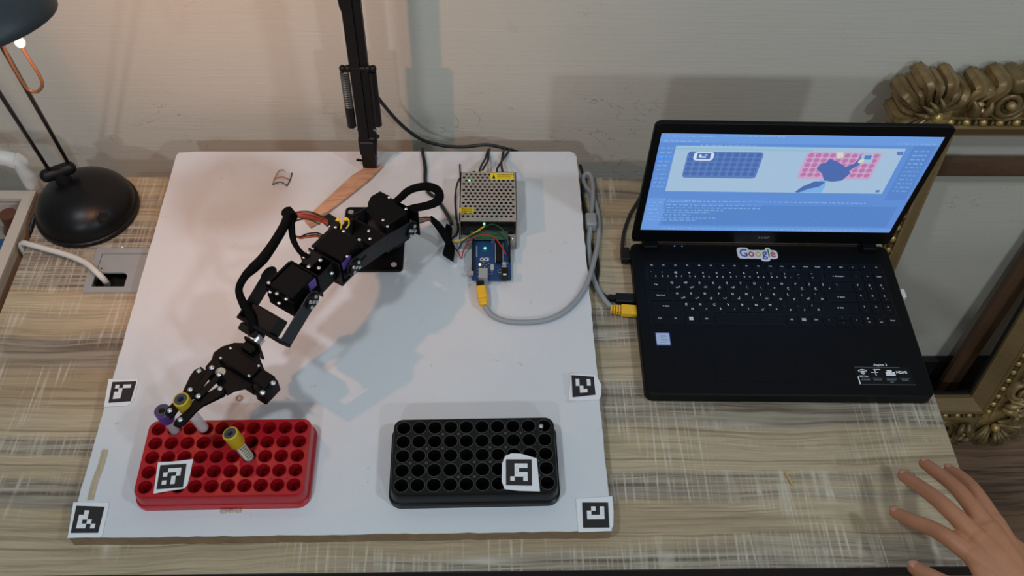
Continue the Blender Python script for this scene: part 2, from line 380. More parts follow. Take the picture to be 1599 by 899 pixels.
def thing(name, label, cat, loc=(0, 0, 0), rot=(0, 0, 0), group=None):
    o = bpy.data.objects.new(name, None); COL.objects.link(o); o.location = loc; o.rotation_euler = rot; o.empty_display_size = 0.02
    return tag(o, label, cat, group)
def struct(o): o['kind'] = 'structure'; return o
def dup(o, parent=None, M=None, name=None):
    c_ = o.copy(); COL.objects.link(c_); c_.parent = parent if parent else o.parent
    if M is not None: c_.matrix_local = M
    return c_
def T(x, y, z): return Matrix.Translation((x, y, z))
def RZ(a): return Matrix.Rotation(a, 4, 'Z')
def RX(a): return Matrix.Rotation(a, 4, 'X')
def RY(a): return Matrix.Rotation(a, 4, 'Y')
_TXT = {}
def text_geo(s, bold=0.0):
    key = (s, bold)
    if key not in _TXT:
        cu = bpy.data.curves.new('t', 'FONT'); cu.body = s; cu.size = 1; cu.align_x = 'CENTER'; cu.align_y = 'CENTER'; cu.offset = bold; cu.resolution_u = 2
        o = bpy.data.objects.new('t', cu); COL.objects.link(o)
        dg = bpy.context.evaluated_depsgraph_get(); me = o.evaluated_get(dg).to_mesh()
        _TXT[key] = ([tuple(v.co) for v in me.vertices], [tuple(p.vertices) for p in me.polygons])
        o.evaluated_get(dg).to_mesh_clear(); bpy.data.objects.remove(o); bpy.data.curves.remove(cu)
    return _TXT[key]
def put_text(mb, s, x, y, size, z=0, bold=0.0, sx=1.0):
    vs, fs = text_geo(s, bold)
    if vs: mb.add([(x+q[0]*size*sx, y+q[1]*size, z) for q in vs], fs)
    return mb

# ------------------------------------------------------------------ the setting
YW, ZF = 1.095, -0.75                           # wall plane, floor level (desk top is z = 0)
struct(MB().box(-2.2, 2.6, YW, YW+0.1, ZF-0.05, 1.75).build('wall_back', 'wall_paint', smooth=0))
bb = struct(MB().box(-2.2, 2.6, YW-0.016, YW-0.0005, ZF, ZF+0.11).build('baseboard_back', 'baseboard_dark', smooth=0))
fl = struct(MB().box(-2.2, 2.6, -2.4, YW, ZF-0.06, ZF-0.006).build('floor', 'floor_wood', smooth=0))
# parquet: planks across the room, then a block of planks turned by 90 degrees
def plank(x0, x1, y0, y1, turn=False):
    g_ = 0.0012; lx, ly = (x1-x0)/2-g_, (y1-y0)/2-g_
    a, b = (ly, lx) if turn else (lx, ly)
    o = MB().prism([(-a, -b), (a, -b), (a, b), (-a, b)], -0.006, random.uniform(-0.0006, 0), 0.0008).build('plank', 'floor_wood', fl, 0)
    o.matrix_local = T((x0+x1)/2, (y0+y1)/2, ZF) @ (RZ(PI/2) if turn else Matrix())
    # slide texture space so that neighbours differ
    me = o.data; dx, dy = random.uniform(-5, 5), random.uniform(-5, 5)
    for v in me.vertices: v.co.x += dx; v.co.y += dy
    o.matrix_local = o.matrix_local @ T(-dx, -dy, 0)
B = 0.32
for i in range(-1, 5):
    for j in range(-2, 4):
        x0, y0 = 0.50+i*B, 0.875-j*B
        if (i+j) % 2 == 0:
            for k in range(4): plank(x0, x0+B, y0-(k+1)*B/4, y0-k*B/4)
        else:
            for k in range(4): plank(x0+k*B/4, x0+(k+1)*B/4, y0-B, y0, True)

# ------------------------------------------------------------------ desk
DX0, DX1, DY0, DY1 = -0.6425, 0.5716, 0.3845, 0.994
desk = thing('desk', 'grey oak laminate desk with saw-mark grain along the plastered wall', 'desk', (0, 0, 0))
# top with a rectangular cut-out for the cable grommet
GX0, GX1, GY0, GY1 = -0.541, -0.455, 0.776, 0.850
mb = MB()
for (a, b, c_, d) in ((DX0, GX0, DY0, DY1), (GX1, DX1, DY0, DY1), (GX0, GX1, DY0, GY0), (GX0, GX1, GY1, DY1)): mb.box(a, b, c_, d, -0.025, 0)
mb.build('desk_top', 'desk_oak', desk, 0)
MB().box(DX0+0.02, DX0+0.042, DY0+0.03, DY1-0.01, ZF, -0.025).build('side_panel', 'desk_oak', desk, 0)
MB().box(DX1-0.042, DX1-0.02, DY0+0.03, DY1-0.01, ZF, -0.025).build('side_panel', 'desk_oak', desk, 0)
MB().box(DX0+0.042, DX1-0.042, DY1-0.05, DY1-0.035, -0.45, -0.025).build('modesty_panel', 'desk_oak', desk, 0)
MB().box(DX0, DX1, DY0-0.0012, DY0, -0.025, -0.0005).build('edge_band', 'baseboard_dark', desk, 0)
# cable grommet let into the desk
gr = thing('cable_grommet', 'square silver cable grommet let into the desk beside the black lamp', 'cable grommet', ((GX0+GX1)/2, (GY0+GY1)/2, 0))
hx, hy = (GX1-GX0)/2, (GY1-GY0)/2
mb = MB(); fw = 0.0075
for a, b, c_, d in ((-hx-0.002, -hx+fw, -hy-0.002, hy+0.002), (hx-fw, hx+0.002, -hy-0.002, hy+0.002), (-hx+fw, hx-fw, -hy-0.002, -hy+fw), (-hx+fw, hx-fw, hy-fw, hy+0.002)):
    mb.box(a, b, c_, d, 0.0002, 0.003)
mb.box(-hx+0.0005, hx-0.0005, -hy+0.0005, -hy+0.003, -0.022, 0.0002).box(-hx+0.0005, hx-0.0005, hy-0.003, hy-0.0005, -0.022, 0.0002)
mb.build('frame', 'silver_grey', gr, 0)
ox1, oy1 = 0.008, -0.004                      # opening: from the frame to (ox1, oy1) with a rounded corner
lid = [(-hx+fw+0.0005, hy-fw-0.0005), (-hx+fw+0.0005, oy1)]
for k in range(7):
    t = PI/2*(1-k/6); lid.append((ox1-0.008+0.008*math.cos(t), oy1-0.008+0.008*math.sin(t)))
lid += [(ox1, -hy+fw+0.0005), (hx-fw-0.0005, -hy+fw+0.0005), (hx-fw-0.0005, hy-fw-0.0005)]
MB().prism(lid, -0.0005, 0.0018).build('lid', 'silver_grey', gr, 0)
MB().box(-hx+0.001, hx-0.001, -hy+0.003, hy-0.003, -0.0215, -0.020).build('well_bottom', 'hole_dark', gr, 0)
MB().cyl((-hx+0.013, oy1+0.007, 0.0018), (-hx+0.013, oy1+0.007, 0.0024), 0.0012, n=8).build('rivet', 'hole_dark', gr, 0)

# ------------------------------------------------------------------ white cable, lamp, trolley
p = [(-0.6515, 0.862, -0.35), (-0.6515, 0.860, -0.10), (-0.6515, 0.859, -0.012), (-0.646, 0.858, 0.006), at(48, 382, 0.011), at(70, 388, 0.012), at(105, 398, 0.012), at(133, 410, 0.012), at(150, 424, 0.011), at(163, 437, 0.0), at(168, 444, -0.017)]
tag(MB().tube(p, 0.0042, 10).build('power_cable', 'cable_white'), 'white flex running over the desk edge into the silver desk grommet', 'cable')

LBX, LBY = -0.5735, 0.9245
lamp = thing('desk_lamp', 'black halogen desk lamp with domed base and twin thin rods', 'lamp', (LBX, LBY, 0))
R0 = 0.0715
prof = [(R0-0.002, 0.0005), (R0, 0.002), (R0, 0.008), (R0-0.002, 0.0095)] + [((R0-0.003)*math.cos(t), 0.0095+0.046*math.sin(t)) for t in [PI/2*k/10 for k in range(10)]] + [(0.0005, 0.0556)]
MB().lathe(prof, 40, True, True).build('base_dome', 'lamp_black', lamp, 50)
q = at(160, 338, 0.050) - V3((LBX, LBY, 0))
MB(T(q.x, q.y, q.z-0.004)).rbox(-0.006, 0.006, -0.007, 0.007, -0.004, 0.0055, 0.002, 0.001).build('rocker_switch', 'black_plastic', lamp)
q1 = at(108, 262, 0.068)-V3((LBX, LBY, 0)); q0 = at(73, 274, 0.066)-V3((LBX, LBY, 0))
MB().tube([q0, q1], [0.0095, 0.0095], 14, smooth=False).sph(q0, 0.0095, nu=14).sph(q1, 0.0095, nu=14).build('pivot', 'black_plastic', lamp)
MB().cyl((q0+q1)/2, ((q0+q1)/2)*0.82 + V3((0, 0, -0.012)), 0.010, 0.012).build('pivot_neck', 'black_plastic', lamp)
off = V3((LBX, LBY, 0))
r1a, r1b = at(107, 255, 0.074), atY(-38, 0, YH+0.03)
r0a, r0b = at(77, 266, 0.072), atY(-75, 30, YH+0.03)
MB().cyl(r1a-off, r1b-off, 0.0026, n=8).build('rod', 'lamp_black', lamp)
MB().cyl(r0a-off, r0b-off, 0.0026, n=8).build('rod', 'lamp_black', lamp)
MB().tube([r0b-off, r1b-off], 0.009, 12, smooth=False).build('head_pivot', 'black_plastic', lamp)
# shade: shallow dome whose mouth looks down and to the board
nrm = V3((0.168, -0.197, -0.966)).normalized()     # direction the mouth faces
hc = atY(-24.4, 39, YH+0.01) - nrm*0.012
Mh = T(*(hc-off)) @ (-nrm).to_track_quat('Z', 'Y').to_matrix().to_4x4()
R1 = 0.066
prof = [(R1*math.cos(t), -0.012+0.040*math.sin(t)) for t in [PI/2*k/10 for k in range(10)]] + [(0.0006, 0.028)]
inn = [(max(r-0.002, 0.0004), z-0.002) for r, z in reversed(prof)]
MB(Mh).lathe(inn+[(R1-0.001, -0.0135)]+prof, 36).build('shade', 'lamp_shade', lamp, 50)
mb = MB(Mh)
for a in (0.3, 0.9, 1.5):
    for rr in (0.030, 0.040): mb.sph((rr*math.cos(a+2), rr*math.sin(a+2), -0.012+0.040*math.sqrt(max(0, 1-(rr/R1)**2))), 0.0016, nu=6, nv=4)
mb.build('vent_holes', 'hole_dark', lamp)
MB().sph(LAMP_BULB-off, 0.0046, 0.0046, 0.0054, 10, 8).build('bulb', 'bulb', lamp)
MB().cyl(LAMP_BULB-off+V3((-0.002, 0.002, 0.005)), hc-off+V3((0, 0, 0.015)), 0.006, 0.009).build('bulb_holder', 'black_plastic', lamp)
YD = YH+0.035
hp = [atY(2, 62, YD), atY(12, 88, YD), atY(32, 124, YD), atY(44, 140, YD), atY(58, 143, YD), atY(66, 132, YD), atY(60, 115, YD), atY(44, 90, YD), atY(32, 70, YD)]
MB().tube([x-off for x in hp], 0.0017, 8).build('wire_handle', 'copper', lamp)
tag(MB().tube([(-0.632, 0.938, 0.004), (-0.641, 0.926, 0.004), (-0.6495, 0.905, -0.002), (-0.6510, 0.890, -0.03), (-0.6510, 0.885, -0.2), (-0.6510, 0.88, -0.5)], 0.0028, 8).build('lamp_cord', 'cable_black'), 'black lamp cord dropping over the desk edge beside the trolley', 'cable')

tr = thing('storage_trolley', 'beige plastic trolley tray with white tube frame beside the desk', 'trolley', (-0.76, 0.80, ZF))
tz = -ZF
for z0 in (0.0, -0.42):
    mb = MB(T(0, 0, tz+z0))
    mb.box(-0.09, 0.096, -0.17, 0.160, -0.10, -0.096).box(0.088, 0.096, -0.17, 0.160, -0.096, -0.004).box(-0.09, -0.082, -0.17, 0.160, -0.096, -0.004).box(-0.082, 0.088, -0.17, -0.162, -0.096, -0.004).box(-0.082, 0.088, 0.152, 0.160, -0.096, -0.004)
    mb.build('tray', 'trolley', tr, 0)
    mb = MB(T(0, 0, tz+z0))
    for a, b, c_, d in ((0.084, 0.100, -0.174, 0.164), (-0.094, -0.078, -0.174, 0.164), (-0.078, 0.084, -0.174, -0.158), (-0.078, 0.084, 0.148, 0.164)): mb.box(a, b, c_, d, -0.004, 0.002)
    mb.build('tray_rim', 'trolley', tr, 0)
for sy in (-0.19, 0.178):
    zz = tz+0.055
    MB().tube([(0.09, sy, 0.02), (0.09, sy, tz-0.2), (0.09, sy, zz-0.03), (0.083, sy, zz-0.008), (0.06, sy, zz), (0, sy, zz), (-0.06, sy, zz), (-0.083, sy, zz-0.008), (-0.09, sy, zz-0.03), (-0.09, sy, tz-0.2), (-0.09, sy, 0.02)], 0.0115, 14).build('tube_frame', 'trolley_white', tr)
for sx in (-0.09, 0.09):
    for sy in (-0.19, 0.178): MB().cyl((sx-0.008, sy, 0.018), (sx+0.008, sy, 0.018), 0.018).build('caster', 'black_plastic', tr)
tag(MB(T(-0.692, 0.924, -0.095)).lathe([(0.001, 0), (0.017, 0), (0.018, 0.004), (0.018, 0.06), (0.012, 0.072), (0.012, 0.09), (0.0005, 0.091)], 20, True, True).build('jar', 'brown_jar'), 'small brown jar standing in the trolley tray', 'jar')
tag(MB(T(-0.705, 0.82, -0.095)).rbox(-0.03, 0.03, -0.075, 0.075, 0, 0.07, 0.004, 0.002).build('blue_box', 'blue_box'), 'blue box lying in the trolley tray', 'box')

# ------------------------------------------------------------------ frames leaning on the wall
gf = thing('gilded_picture_frame', 'ornate gilded picture frame with carved scrolls and bead border', 'picture frame', (0.8665, 0.945, ZF+0.001), (-0.1154, 0, 0))
IX, IZ0, IZ1 = 0.1385, 0.128, 0.785
def ring_pt(corner, d, y):
    sx, sz = corner
    return (sx*(IX+d), y, (IZ1+d) if sz > 0 else (IZ0-d))
def rail(name, c0, c1, prof, m):
    vs = []; n = len(prof); fs = []
    for d, y in prof: vs.append(ring_pt(c0, d, y))
    for d, y in prof: vs.append(ring_pt(c1, d, y))
    for i in range(n): k = (i+1) % n; fs.append((i, k, n+k, n+i))
    fs.append(tuple(range(n))); fs.append(tuple(reversed(range(n, 2*n))))
    o = MB().add(vs, fs).build(name, m, gf, 30); return o
crn = [(-1, -1), (1, -1), (1, 1), (-1, 1)]
for i in range(4):
    a, b = crn[i], crn[(i+1) % 4]
    rail('moulding', a, b, [(0.0, 0.030), (0.0, 0.022), (0.004, 0.022), (0.026, 0.006), (0.0265, 0.004), (0.030, 0.004), (0.030, 0.030)], 'gilt_flat')
    rail('liner', a, b, [(-0.004, 0.034), (-0.004, 0.029), (0.001, 0.029), (0.001, 0.034)], 'black_board')
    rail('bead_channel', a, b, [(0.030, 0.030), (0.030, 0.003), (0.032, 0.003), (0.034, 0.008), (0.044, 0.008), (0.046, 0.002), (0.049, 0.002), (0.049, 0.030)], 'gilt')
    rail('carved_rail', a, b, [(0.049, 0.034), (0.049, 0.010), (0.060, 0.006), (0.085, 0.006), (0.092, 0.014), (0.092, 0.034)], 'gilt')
bead = MB().sph((0, 0, 0), 0.0068, 0.0055, 0.0062, 10, 6).build('bead', 'gilt_bead', gf)
disc = MB().tube([(-0.0018, 0, 0), (0.0018, 0, 0)], 0.0052, 8, smooth=False).build('bead_spacer', 'gilt', gf)
first = [True]
def place_bead(x, z, horiz):
    M = T(x, 0.005, z) @ (Matrix() if horiz else RY(PI/2))
    e = V3((1, 0, 0)) if horiz else V3((0, 0, 1))
    b_ = bead if first[0] else dup(bead, gf); b_.matrix_local = M
    k = 0.0125
    d_ = disc if first[0] else dup(disc, gf); d_.matrix_local = T(x+e.x*k, 0.005, z+e.z*k) @ (Matrix() if horiz else RY(PI/2))
    first[0] = False
dB = 0.039; st = 0.0255
for zz in (IZ0-dB, IZ1+dB):
    n = int(2*(IX+dB)/st)
    for k in range(n): place_bead(-(IX+dB)+st*(k+0.5), zz, True)
for xx in (-IX-dB, IX+dB):
    n = int((IZ1-IZ0+2*dB)/st)
    for k in range(n): place_bead(xx, IZ0-dB+st*(k+0.5), False)
# carving: M maps (along, out, front) of one rail run to frame space
def lobe(M, s, o, r, depth0=-0.014, depth1=0.034, name='carved_lobe', flat=1.0):
    # rounded rib running from the front back towards the wall
    rings = []
    for y, k in ((depth1, 0.96), (depth0+0.006, 1.0), (depth0+0.002, 0.86), (depth0, 0.55)):
        rings.append([(s+r*k*math.cos(2*PI*j/12), o+r*k*flat*math.sin(2*PI*j/12), y) for j in range(12)])
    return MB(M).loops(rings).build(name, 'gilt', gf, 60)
def petal(M, p0, p1, r, lift=0.0, name='petal'):
    p0 = V3(p0); p1 = V3(p1); mid = (p0+p1)/2 + V3((0, 0, -0.006-lift)); d = p1-p0; sd = V3((-d.y, d.x, 0)).normalized()*d.length*0.12
    return MB(M).tube([p0, mid+sd, p1], [r*0.45, r*1.15, r*0.75, r*0.2], 8, up=(0, 0, 1)).build(name, 'gilt', gf, 70)
def scroll(M, s, o, r, turn=1, a0=0.0, name='scroll'):
    pts = []; n = 22; rad = []
    for k in range(n):
        t = k/(n-1); a = a0+turn*t*3.4*PI; rr = r*(1-0.72*t); pts.append((s+rr*math.cos(a), o+rr*math.sin(a), 0.002-0.012*t)); rad.append(0.0062*(1-0.35*t))
    MB(M).tube(pts, rad, 8, k=2, up=(0, 0, 1)).sph((s, o, -0.010), r*0.26, nu=10).build(name, 'gilt', gf, 70)
    MB(M).loops([[(s+r*q*math.cos(2*PI*j/18), o+r*q*math.sin(2*PI*j/18), y) for j in range(18)] for q, y in ((1.02, 0.034), (1.06, -0.004), (0.98, -0.007), (0.86, -0.002), (0.5, 0.010), (0.2, 0.012))]).build('scroll_cup', 'gilt', gf, 60)
def rib(M, top, foot, r, bend=0.0, name='carved_rib'):
    # a reed that runs forward from the wall side, rolls over the front edge and tapers down to its foot
    t_ = V3((top[0], top[1], 0)); f_ = V3((foot[0], foot[1], 0)); d = f_-t_; n_ = V3((-d.y, d.x, 0))*bend
    pts = [t_+V3((0, 0, 0.034)), t_+V3((0, 0, 0.014)), t_+d*0.01+V3((0, 0, -0.004)), t_+d*0.12+V3((0, 0, -0.010)), t_+d*0.34+n_+V3((0, 0, -0.011)), t_+d*0.70+n_*0.9+V3((0, 0, -0.006)), f_+V3((0, 0, -0.003))]
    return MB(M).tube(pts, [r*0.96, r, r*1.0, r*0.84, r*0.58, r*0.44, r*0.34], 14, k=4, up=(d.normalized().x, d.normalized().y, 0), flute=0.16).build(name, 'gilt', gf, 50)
def corner_fan(M):
    # shell fanning out of the mitre: along/out axes meet at the corner
    c0 = (0.060, 0.060)
    for a, L, r in ((-44, 0.050, 0.0120), (-24, 0.046, 0.0085), (-7, 0.058, 0.0110), (12, 0.054, 0.0085), (30, 0.066, 0.0125), (45, 0.058, 0.0080), (60, 0.066, 0.0125), (78, 0.054, 0.0085), (97, 0.058, 0.0110), (114, 0.046, 0.0085), (134, 0.050, 0.0120)):
        t = math.radians(a); rib(M, (c0[0]+(L-0.004)*math.cos(t), c0[1]+(L-0.004)*math.sin(t)), (c0[0]+0.009*math.cos(t), c0[1]+0.009*math.sin(t)), r, 0.10*math.sin(2*t))
    for a in (15, 37, 53, 75):
        t = math.radians(a); petal(M, (c0[0]+0.012*math.cos(t), c0[1]+0.012*math.sin(t), -0.012), (c0[0]+0.040*math.cos(t), c0[1]+0.040*math.sin(t), -0.020), 0.0055, 0.004)
    MB(M).sph((c0[0], c0[1], -0.012), 0.0095, nu=12).build('boss', 'gilt_bead', gf)
    MB(M).prism([(0.03, 0.03), (0.10, 0.03), (0.11, 0.09), (0.09, 0.11), (0.03, 0.10)], 0.004, 0.034).build('carved_block', 'gilt', gf, 30)
def frame_mat(cx, cz, ax, az, ox, oz):          # columns: along, out, front(-> y)
    return Matrix(((ax, ox, 0, cx), (0, 0, 1, 0), (az, oz, 0, cz), (0, 0, 0, 1)))
for sx in (-1, 1):
    for sz in (-1, 1):
        Mc = frame_mat(sx*IX, IZ1 if sz > 0 else IZ0, sx, 0, 0, sz); corner_fan(Mc)
def run(M, L):
    # one rail run of half length L measured from the corner towards the middle
    scroll(M, -0.046, 0.078, 0.029, 1, 0.6)
    for s, o, r, fs, b in ((0.010, 0.108, 0.0115, 0.006, 0.2), (-0.006, 0.104, 0.0085, -0.004, 0.2), (-0.022, 0.113, 0.0130, -0.016, 0.1), (-0.070, 0.114, 0.0140, -0.074, -0.1)): rib(M, (s, o), (fs, 0.066), r, b)
    lobe(M, -0.046, 0.112, 0.014)
    petal(M, (0.006, 0.056, -0.004), (0.016, 0.090, -0.014), 0.008); petal(M, (-0.004, 0.058, -0.004), (-0.014, 0.088, -0.012), 0.007)
    MB(M).sph((0.004, 0.082, -0.012), 0.008, 0.005, 0.005, 10, 6).sph((-0.004, 0.070, -0.010), 0.006, 0.005, 0.005, 10, 6).build('berry', 'gilt_bead', gf)
    s = -0.094; k = 0
    while s > -L:
        r = (0.0115, 0.0085, 0.0130)[k % 3]; rib(M, (s, 0.106+0.006*(k % 2)), (s+0.006, 0.060), r, 0.15)
        if k % 5 == 2: scroll(M, s-0.012, 0.072, 0.020, -1, 2.0)
        s -= 0.0185; k += 1
for sx in (-1, 1):
    for sz in (-1, 1):
        zc = IZ1 if sz > 0 else IZ0
        run(frame_mat(sx*IX, zc, sx, 0, 0, sz), IX-0.006)             # top and bottom
        run(frame_mat(sx*IX, zc, 0, sz, sx, 0), (IZ1-IZ0)/2-0.006)    # sides
# brown wooden frame standing behind it
bf = thing('picture_frame', 'plain brown wooden frame standing behind the gilded frame', 'picture frame', (0.812, 1.034, ZF+0.001), (-0.045, 0, 0))
W2, H2, rw = 0.2, 0.712, 0.034
def mitre(c0, c1):
    def pt(c_, d, y): return (c_[0]*(W2-d), y, (H2-d) if c_[1] > 0 else d)
    prof = [(0, 0), (0, 0.018), (rw, 0.018), (rw, 0.006), (rw-0.006, 0.002), (0.006, -0.001)]
    n = len(prof); vs = [pt(c0, *q) for q in prof]+[pt(c1, *q) for q in prof]
    fs = [(i, (i+1) % n, n+(i+1) % n, n+i) for i in range(n)]+[tuple(range(n)), tuple(reversed(range(n, 2*n)))]
    MB().add(vs, fs).build('rail', 'brown_wood', bf, 20)
for i in range(4): mitre(crn[i], crn[(i+1) % 4])

# ------------------------------------------------------------------ white board
ZB = 0.022; KB = (CAMH-ZB)/(CAMH-0.012)       # board thickness; plan positions were surveyed for a 12 mm board
def atb(px, py, z): return at(px, py, z+ZB-0.012)
BX, BY, BW, BD, BA = -0.46383*KB, 0.42245*KB, 0.60645*KB, 0.61392*KB, 0.00413
board = thing('mounting_board', 'white melamine board with chipped brown edges carrying the robot arm', 'board', (BX, BY, 0.0), (0, 0, BA))
out = []
def edge(p, q, n, amp):
    for i in range(n):
        t = i/n; x = p[0]+(q[0]-p[0])*t; y = p[1]+(q[1]-p[1])*t; k = random.uniform(-amp, amp) if i else 0
        nx, ny = (q[1]-p[1]), -(q[0]-p[0]); l = math.hypot(nx, ny); out.append((x+nx/l*k, y+ny/l*k))
edge((0.0, 0.0), (BW, 0.0), 60, 0.0006); edge((BW, 0.0), (BW, BD-0.012), 50, 0.0006)
out += [(BW, BD-0.012), (BW-0.003, BD-0.004), (BW-0.010, BD)]; edge((BW-0.012, BD), (0.008, BD), 20, 0.0002); out += [(0.003, BD-0.002), (0, BD-0.008)]
edge((0, BD-0.010), (0, 0.0), 50, 0.0005)
MB().prism(out, ZB-0.0015, ZB).build('face', 'board_white', board, 0)
MB().prism(inset(out, 0.0006) if sum(out[i][0]*out[(i+1) % len(out)][1]-out[(i+1) % len(out)][0]*out[i][1] for i in range(len(out))) > 0 else out, 0.0002, ZB-0.0015).build('core', 'mdf_edge', board, 0)

# ------------------------------------------------------------------ tube racks
PT = 0.01816; RH = 0.027; HR = 0.0079; KR = (CAMH-ZB-RH)/(CAMH-0.055)
well_me = {}
def rack(name, label, gx, gy, ang, mtop, mwell, mring):
    r = thing(name, label, 'tube rack', (gx, gy, ZB+0.0002), (0, 0, ang), 'fifty-hole tube racks')
    cells = [(i*PT, j*PT) for j in range(5) for i in range(10)]
    x0, x1, y0, y1 = -PT/2, 9.5*PT, -PT/2, 4.5*PT
    RC = 0.0105; E = 0.0022
    cc = {(0, 0): (-1, -1), (9, 0): (1, -1), (0, 4): (-1, 1), (9, 4): (1, 1)}
    mb = MB().holed([(i*PT, j*PT) for j in range(5) for i in range(10) if (i, j) not in cc], PT/2, PT/2, HR, RH, 20)
    for (i, j), (sx, sy) in cc.items():
        ac = ((x1+E-RC) if sx > 0 else (x0-E+RC), (y1+E-RC) if sy > 0 else (y0-E+RC)); mb.corner_holed(i*PT, j*PT, PT/2, PT/2, HR, RH, sx, sy, ac, RC)
    mb.border(rrect(x0-E, x1+E, y0-E, y1+E, RC, 8), x0, x1, y0, y1, RH)
    mb.build('top_plate', mtop, r, 0)
    def grow(d): return rrect(x0-E-d, x1+E+d, y0-E-d, y1+E+d, RC+d, 8)
    rings = [[(x, y, z) for x, y in grow(d)] for d, z in ((0, RH), (0.0006, RH-0.001), (0.0016, RH*0.6), (0.0022, 0.0075), (0.0042, 0.0065), (0.0042, 0.0))]
    MB().loops(rings[::-1], False, False).build('skirt', mtop, r, 30)
    MB().border(grow(0.0042), x0, x1, y0, y1, 0.0006).build('foot_flange', mtop, r, 0)
    for k, (cx, cy) in enumerate(cells):
        if k == 0:
            wl = MB().lathe([(HR, RH), (HR*0.97, RH-0.01), (HR*0.90, 0.006), (HR*0.5, 0.0025), (0.0004, 0.002)], 18, False, True).build('well', mwell, r, 60)
            rg = MB().lathe([(HR, RH-0.0006), (HR, RH+0.0005), (HR+0.0006, RH+0.0006), (HR+0.0008, RH)], 20).build('well_rim', mring, r, 60)
            w0, g0 = wl, rg
        else: wl = dup(w0, r); rg = dup(g0, r)
        wl.matrix_local = T(cx, cy, 0); rg.matrix_local = T(cx, cy, 0)
    if True:
        mb = MB()
        for j in range(4):
            for i in range(9):
                if (i*3+j*5) % 4 < 2: mb.cyl(((i+0.5)*PT, (j+0.5)*PT, RH-0.0005), ((i+0.5)*PT, (j+0.5)*PT, RH+0.0007), 0.0018, n=8)
        mb.build('moulding_pips', mring, r, 0)
    return r
RXX, RYY, RAN = -0.37477*KR, 0.46172*KR, 0.00957
KXX, KYY, KAN = -0.09351*KR, 0.46139*KR, 0.01231
rack('tube_rack', 'red plastic tube rack with three capped sample tubes in it', RXX, RYY, RAN, 'red_plastic', 'red_well', 'red_plastic')
rack('tube_rack', 'black plastic tube rack without tubes, near the laptop', KXX, KYY, KAN, 'rack_black', 'rack_well', 'rack_ring')
def glue(px, py, n, label, spread=9):
    mb = MB()
    for k in range(n):
        q = at(px+random.uniform(-spread, spread), py+random.uniform(-4, 4), ZB); r = random.uniform(0.002, 0.0042)
        mb.sph((q.x, q.y, ZB+r*0.25), r, r*0.8, r*0.5, 8, 6)
    tag(mb.build('glue_blob', 'glue'), label, 'glue')
glue(222, 790, 6, 'dried glue blob at the corner of the red tube rack', 5)
glue(352, 795, 9, 'dried glue blobs along the front of the red tube rack', 24)

# ------------------------------------------------------------------ sample tubes
def sample_tube(label, base, top, mcap, sticker=None, gel=None):
    base = V3(base); top = V3(top); d = top-base; L = d.length
    t = thing('sample_tube', label, 'test tube', base, group='capped sample tubes'); M = d.to_track_quat('Z', 'Y').to_matrix().to_4x4()
    RT = 0.0062
    MB(M).lathe([(0.0004, 0), (RT*0.6, 0.0012), (RT*0.92, 0.004), (RT, 0.008), (RT, L-0.016), (RT-0.001, L-0.016), (RT-0.001, 0.008), (RT*0.6, 0.003), (0.0003, 0.002)], 20).build('glass', 'tube_glass', t, 60)
    c0 = L-0.021
    MB(M).lathe([(0.0066, c0), (0.0084, c0+0.0005), (0.0088, c0+0.002), (0.0090, L-0.0008), (0.0084, L), (0.0071, L), (0.0068, L-0.0012)], 24).build('cap', mcap, t, 35)
    MB(M).lathe([(0.0071, L-0.001), (0.0068, L+0.0004), (0.0036, L+0.0004), (0.0030, L-0.003), (0.0003, L-0.003)], 24).build('stopper', 'cap_rubber', t, 35)
    MB(M).lathe([(0.0030, L-0.0028), (0.0003, L-0.0027)], 16, False, True).build('stopper_recess', 'hole_dark', t, 0)
    if sticker:
        lc = M.inverted() @ (CPOS-base); n = 9; a0 = math.atan2(lc.y, lc.x)+0.15
        vs = []; RR = RT+0.0003
        for z in (c0-0.026, c0-0.001):
            for k in range(n): a = a0+(k/(n-1)-0.5)*1.9; vs.append((RR*math.cos(a), RR*math.sin(a), z))
        MB(M).add(vs, [(k, k+1, n+k+1, n+k) for k in range(n-1)]).build('label_strip', 'tube_label', t, 60)
        mb = MB(M)
        for i in range(6):
            z = c0-0.024+i*0.0038; RR2 = RT+0.0005
            for a1, a2 in ((-0.45, -0.1), (0.02, 0.22), (0.3, 0.5)):
                mb.add([(RR2*math.cos(a0+a1), RR2*math.sin(a0+a1), z), (RR2*math.cos(a0+a2), RR2*math.sin(a0+a2), z), (RR2*math.cos(a0+a2), RR2*math.sin(a0+a2), z+0.0016), (RR2*math.cos(a0+a1), RR2*math.sin(a0+a1), z+0.0016)], [(0, 1, 2, 3)])
        mb.build('label_print', 'ink_black', t, 0)
    if gel: MB(M).lathe([(0.0003, 0.0025), (RT*0.6, 0.004), (RT-0.0013, 0.009), (RT-0.0013, gel), (0.0003, gel)], 16).build('gel', 'tube_gel', t, 60)
    return t
def cell(gx, gy, an, i, j, z): return V3((gx+math.cos(an)*i*PT-math.sin(an)*j*PT, gy+math.sin(an)*i*PT+math.cos(an)*j*PT, z))
pb = cell(RXX, RYY, RAN, 1, 4, ZB+0.006)
sample_tube('sample tube with purple cap standing in the red rack', pb+V3((0.0, 0.001, 0.006)), at(253, 641, 0.097), 'cap_purple')
sample_tube('sample tube with yellow cap held between the robot gripper fingers', at(320, 671, 0.060), at(282, 623, 0.131), 'cap_yellow')
yb = cell(RXX, RYY, RAN, 6, 2, ZB+0.008)
sample_tube('labelled sample tube with yellow cap leaning in the red rack middle', yb+V3((0.001, 0.000, 0.004)), at(359, 676, 0.094), 'cap_yellow', sticker=True, gel=0.03)

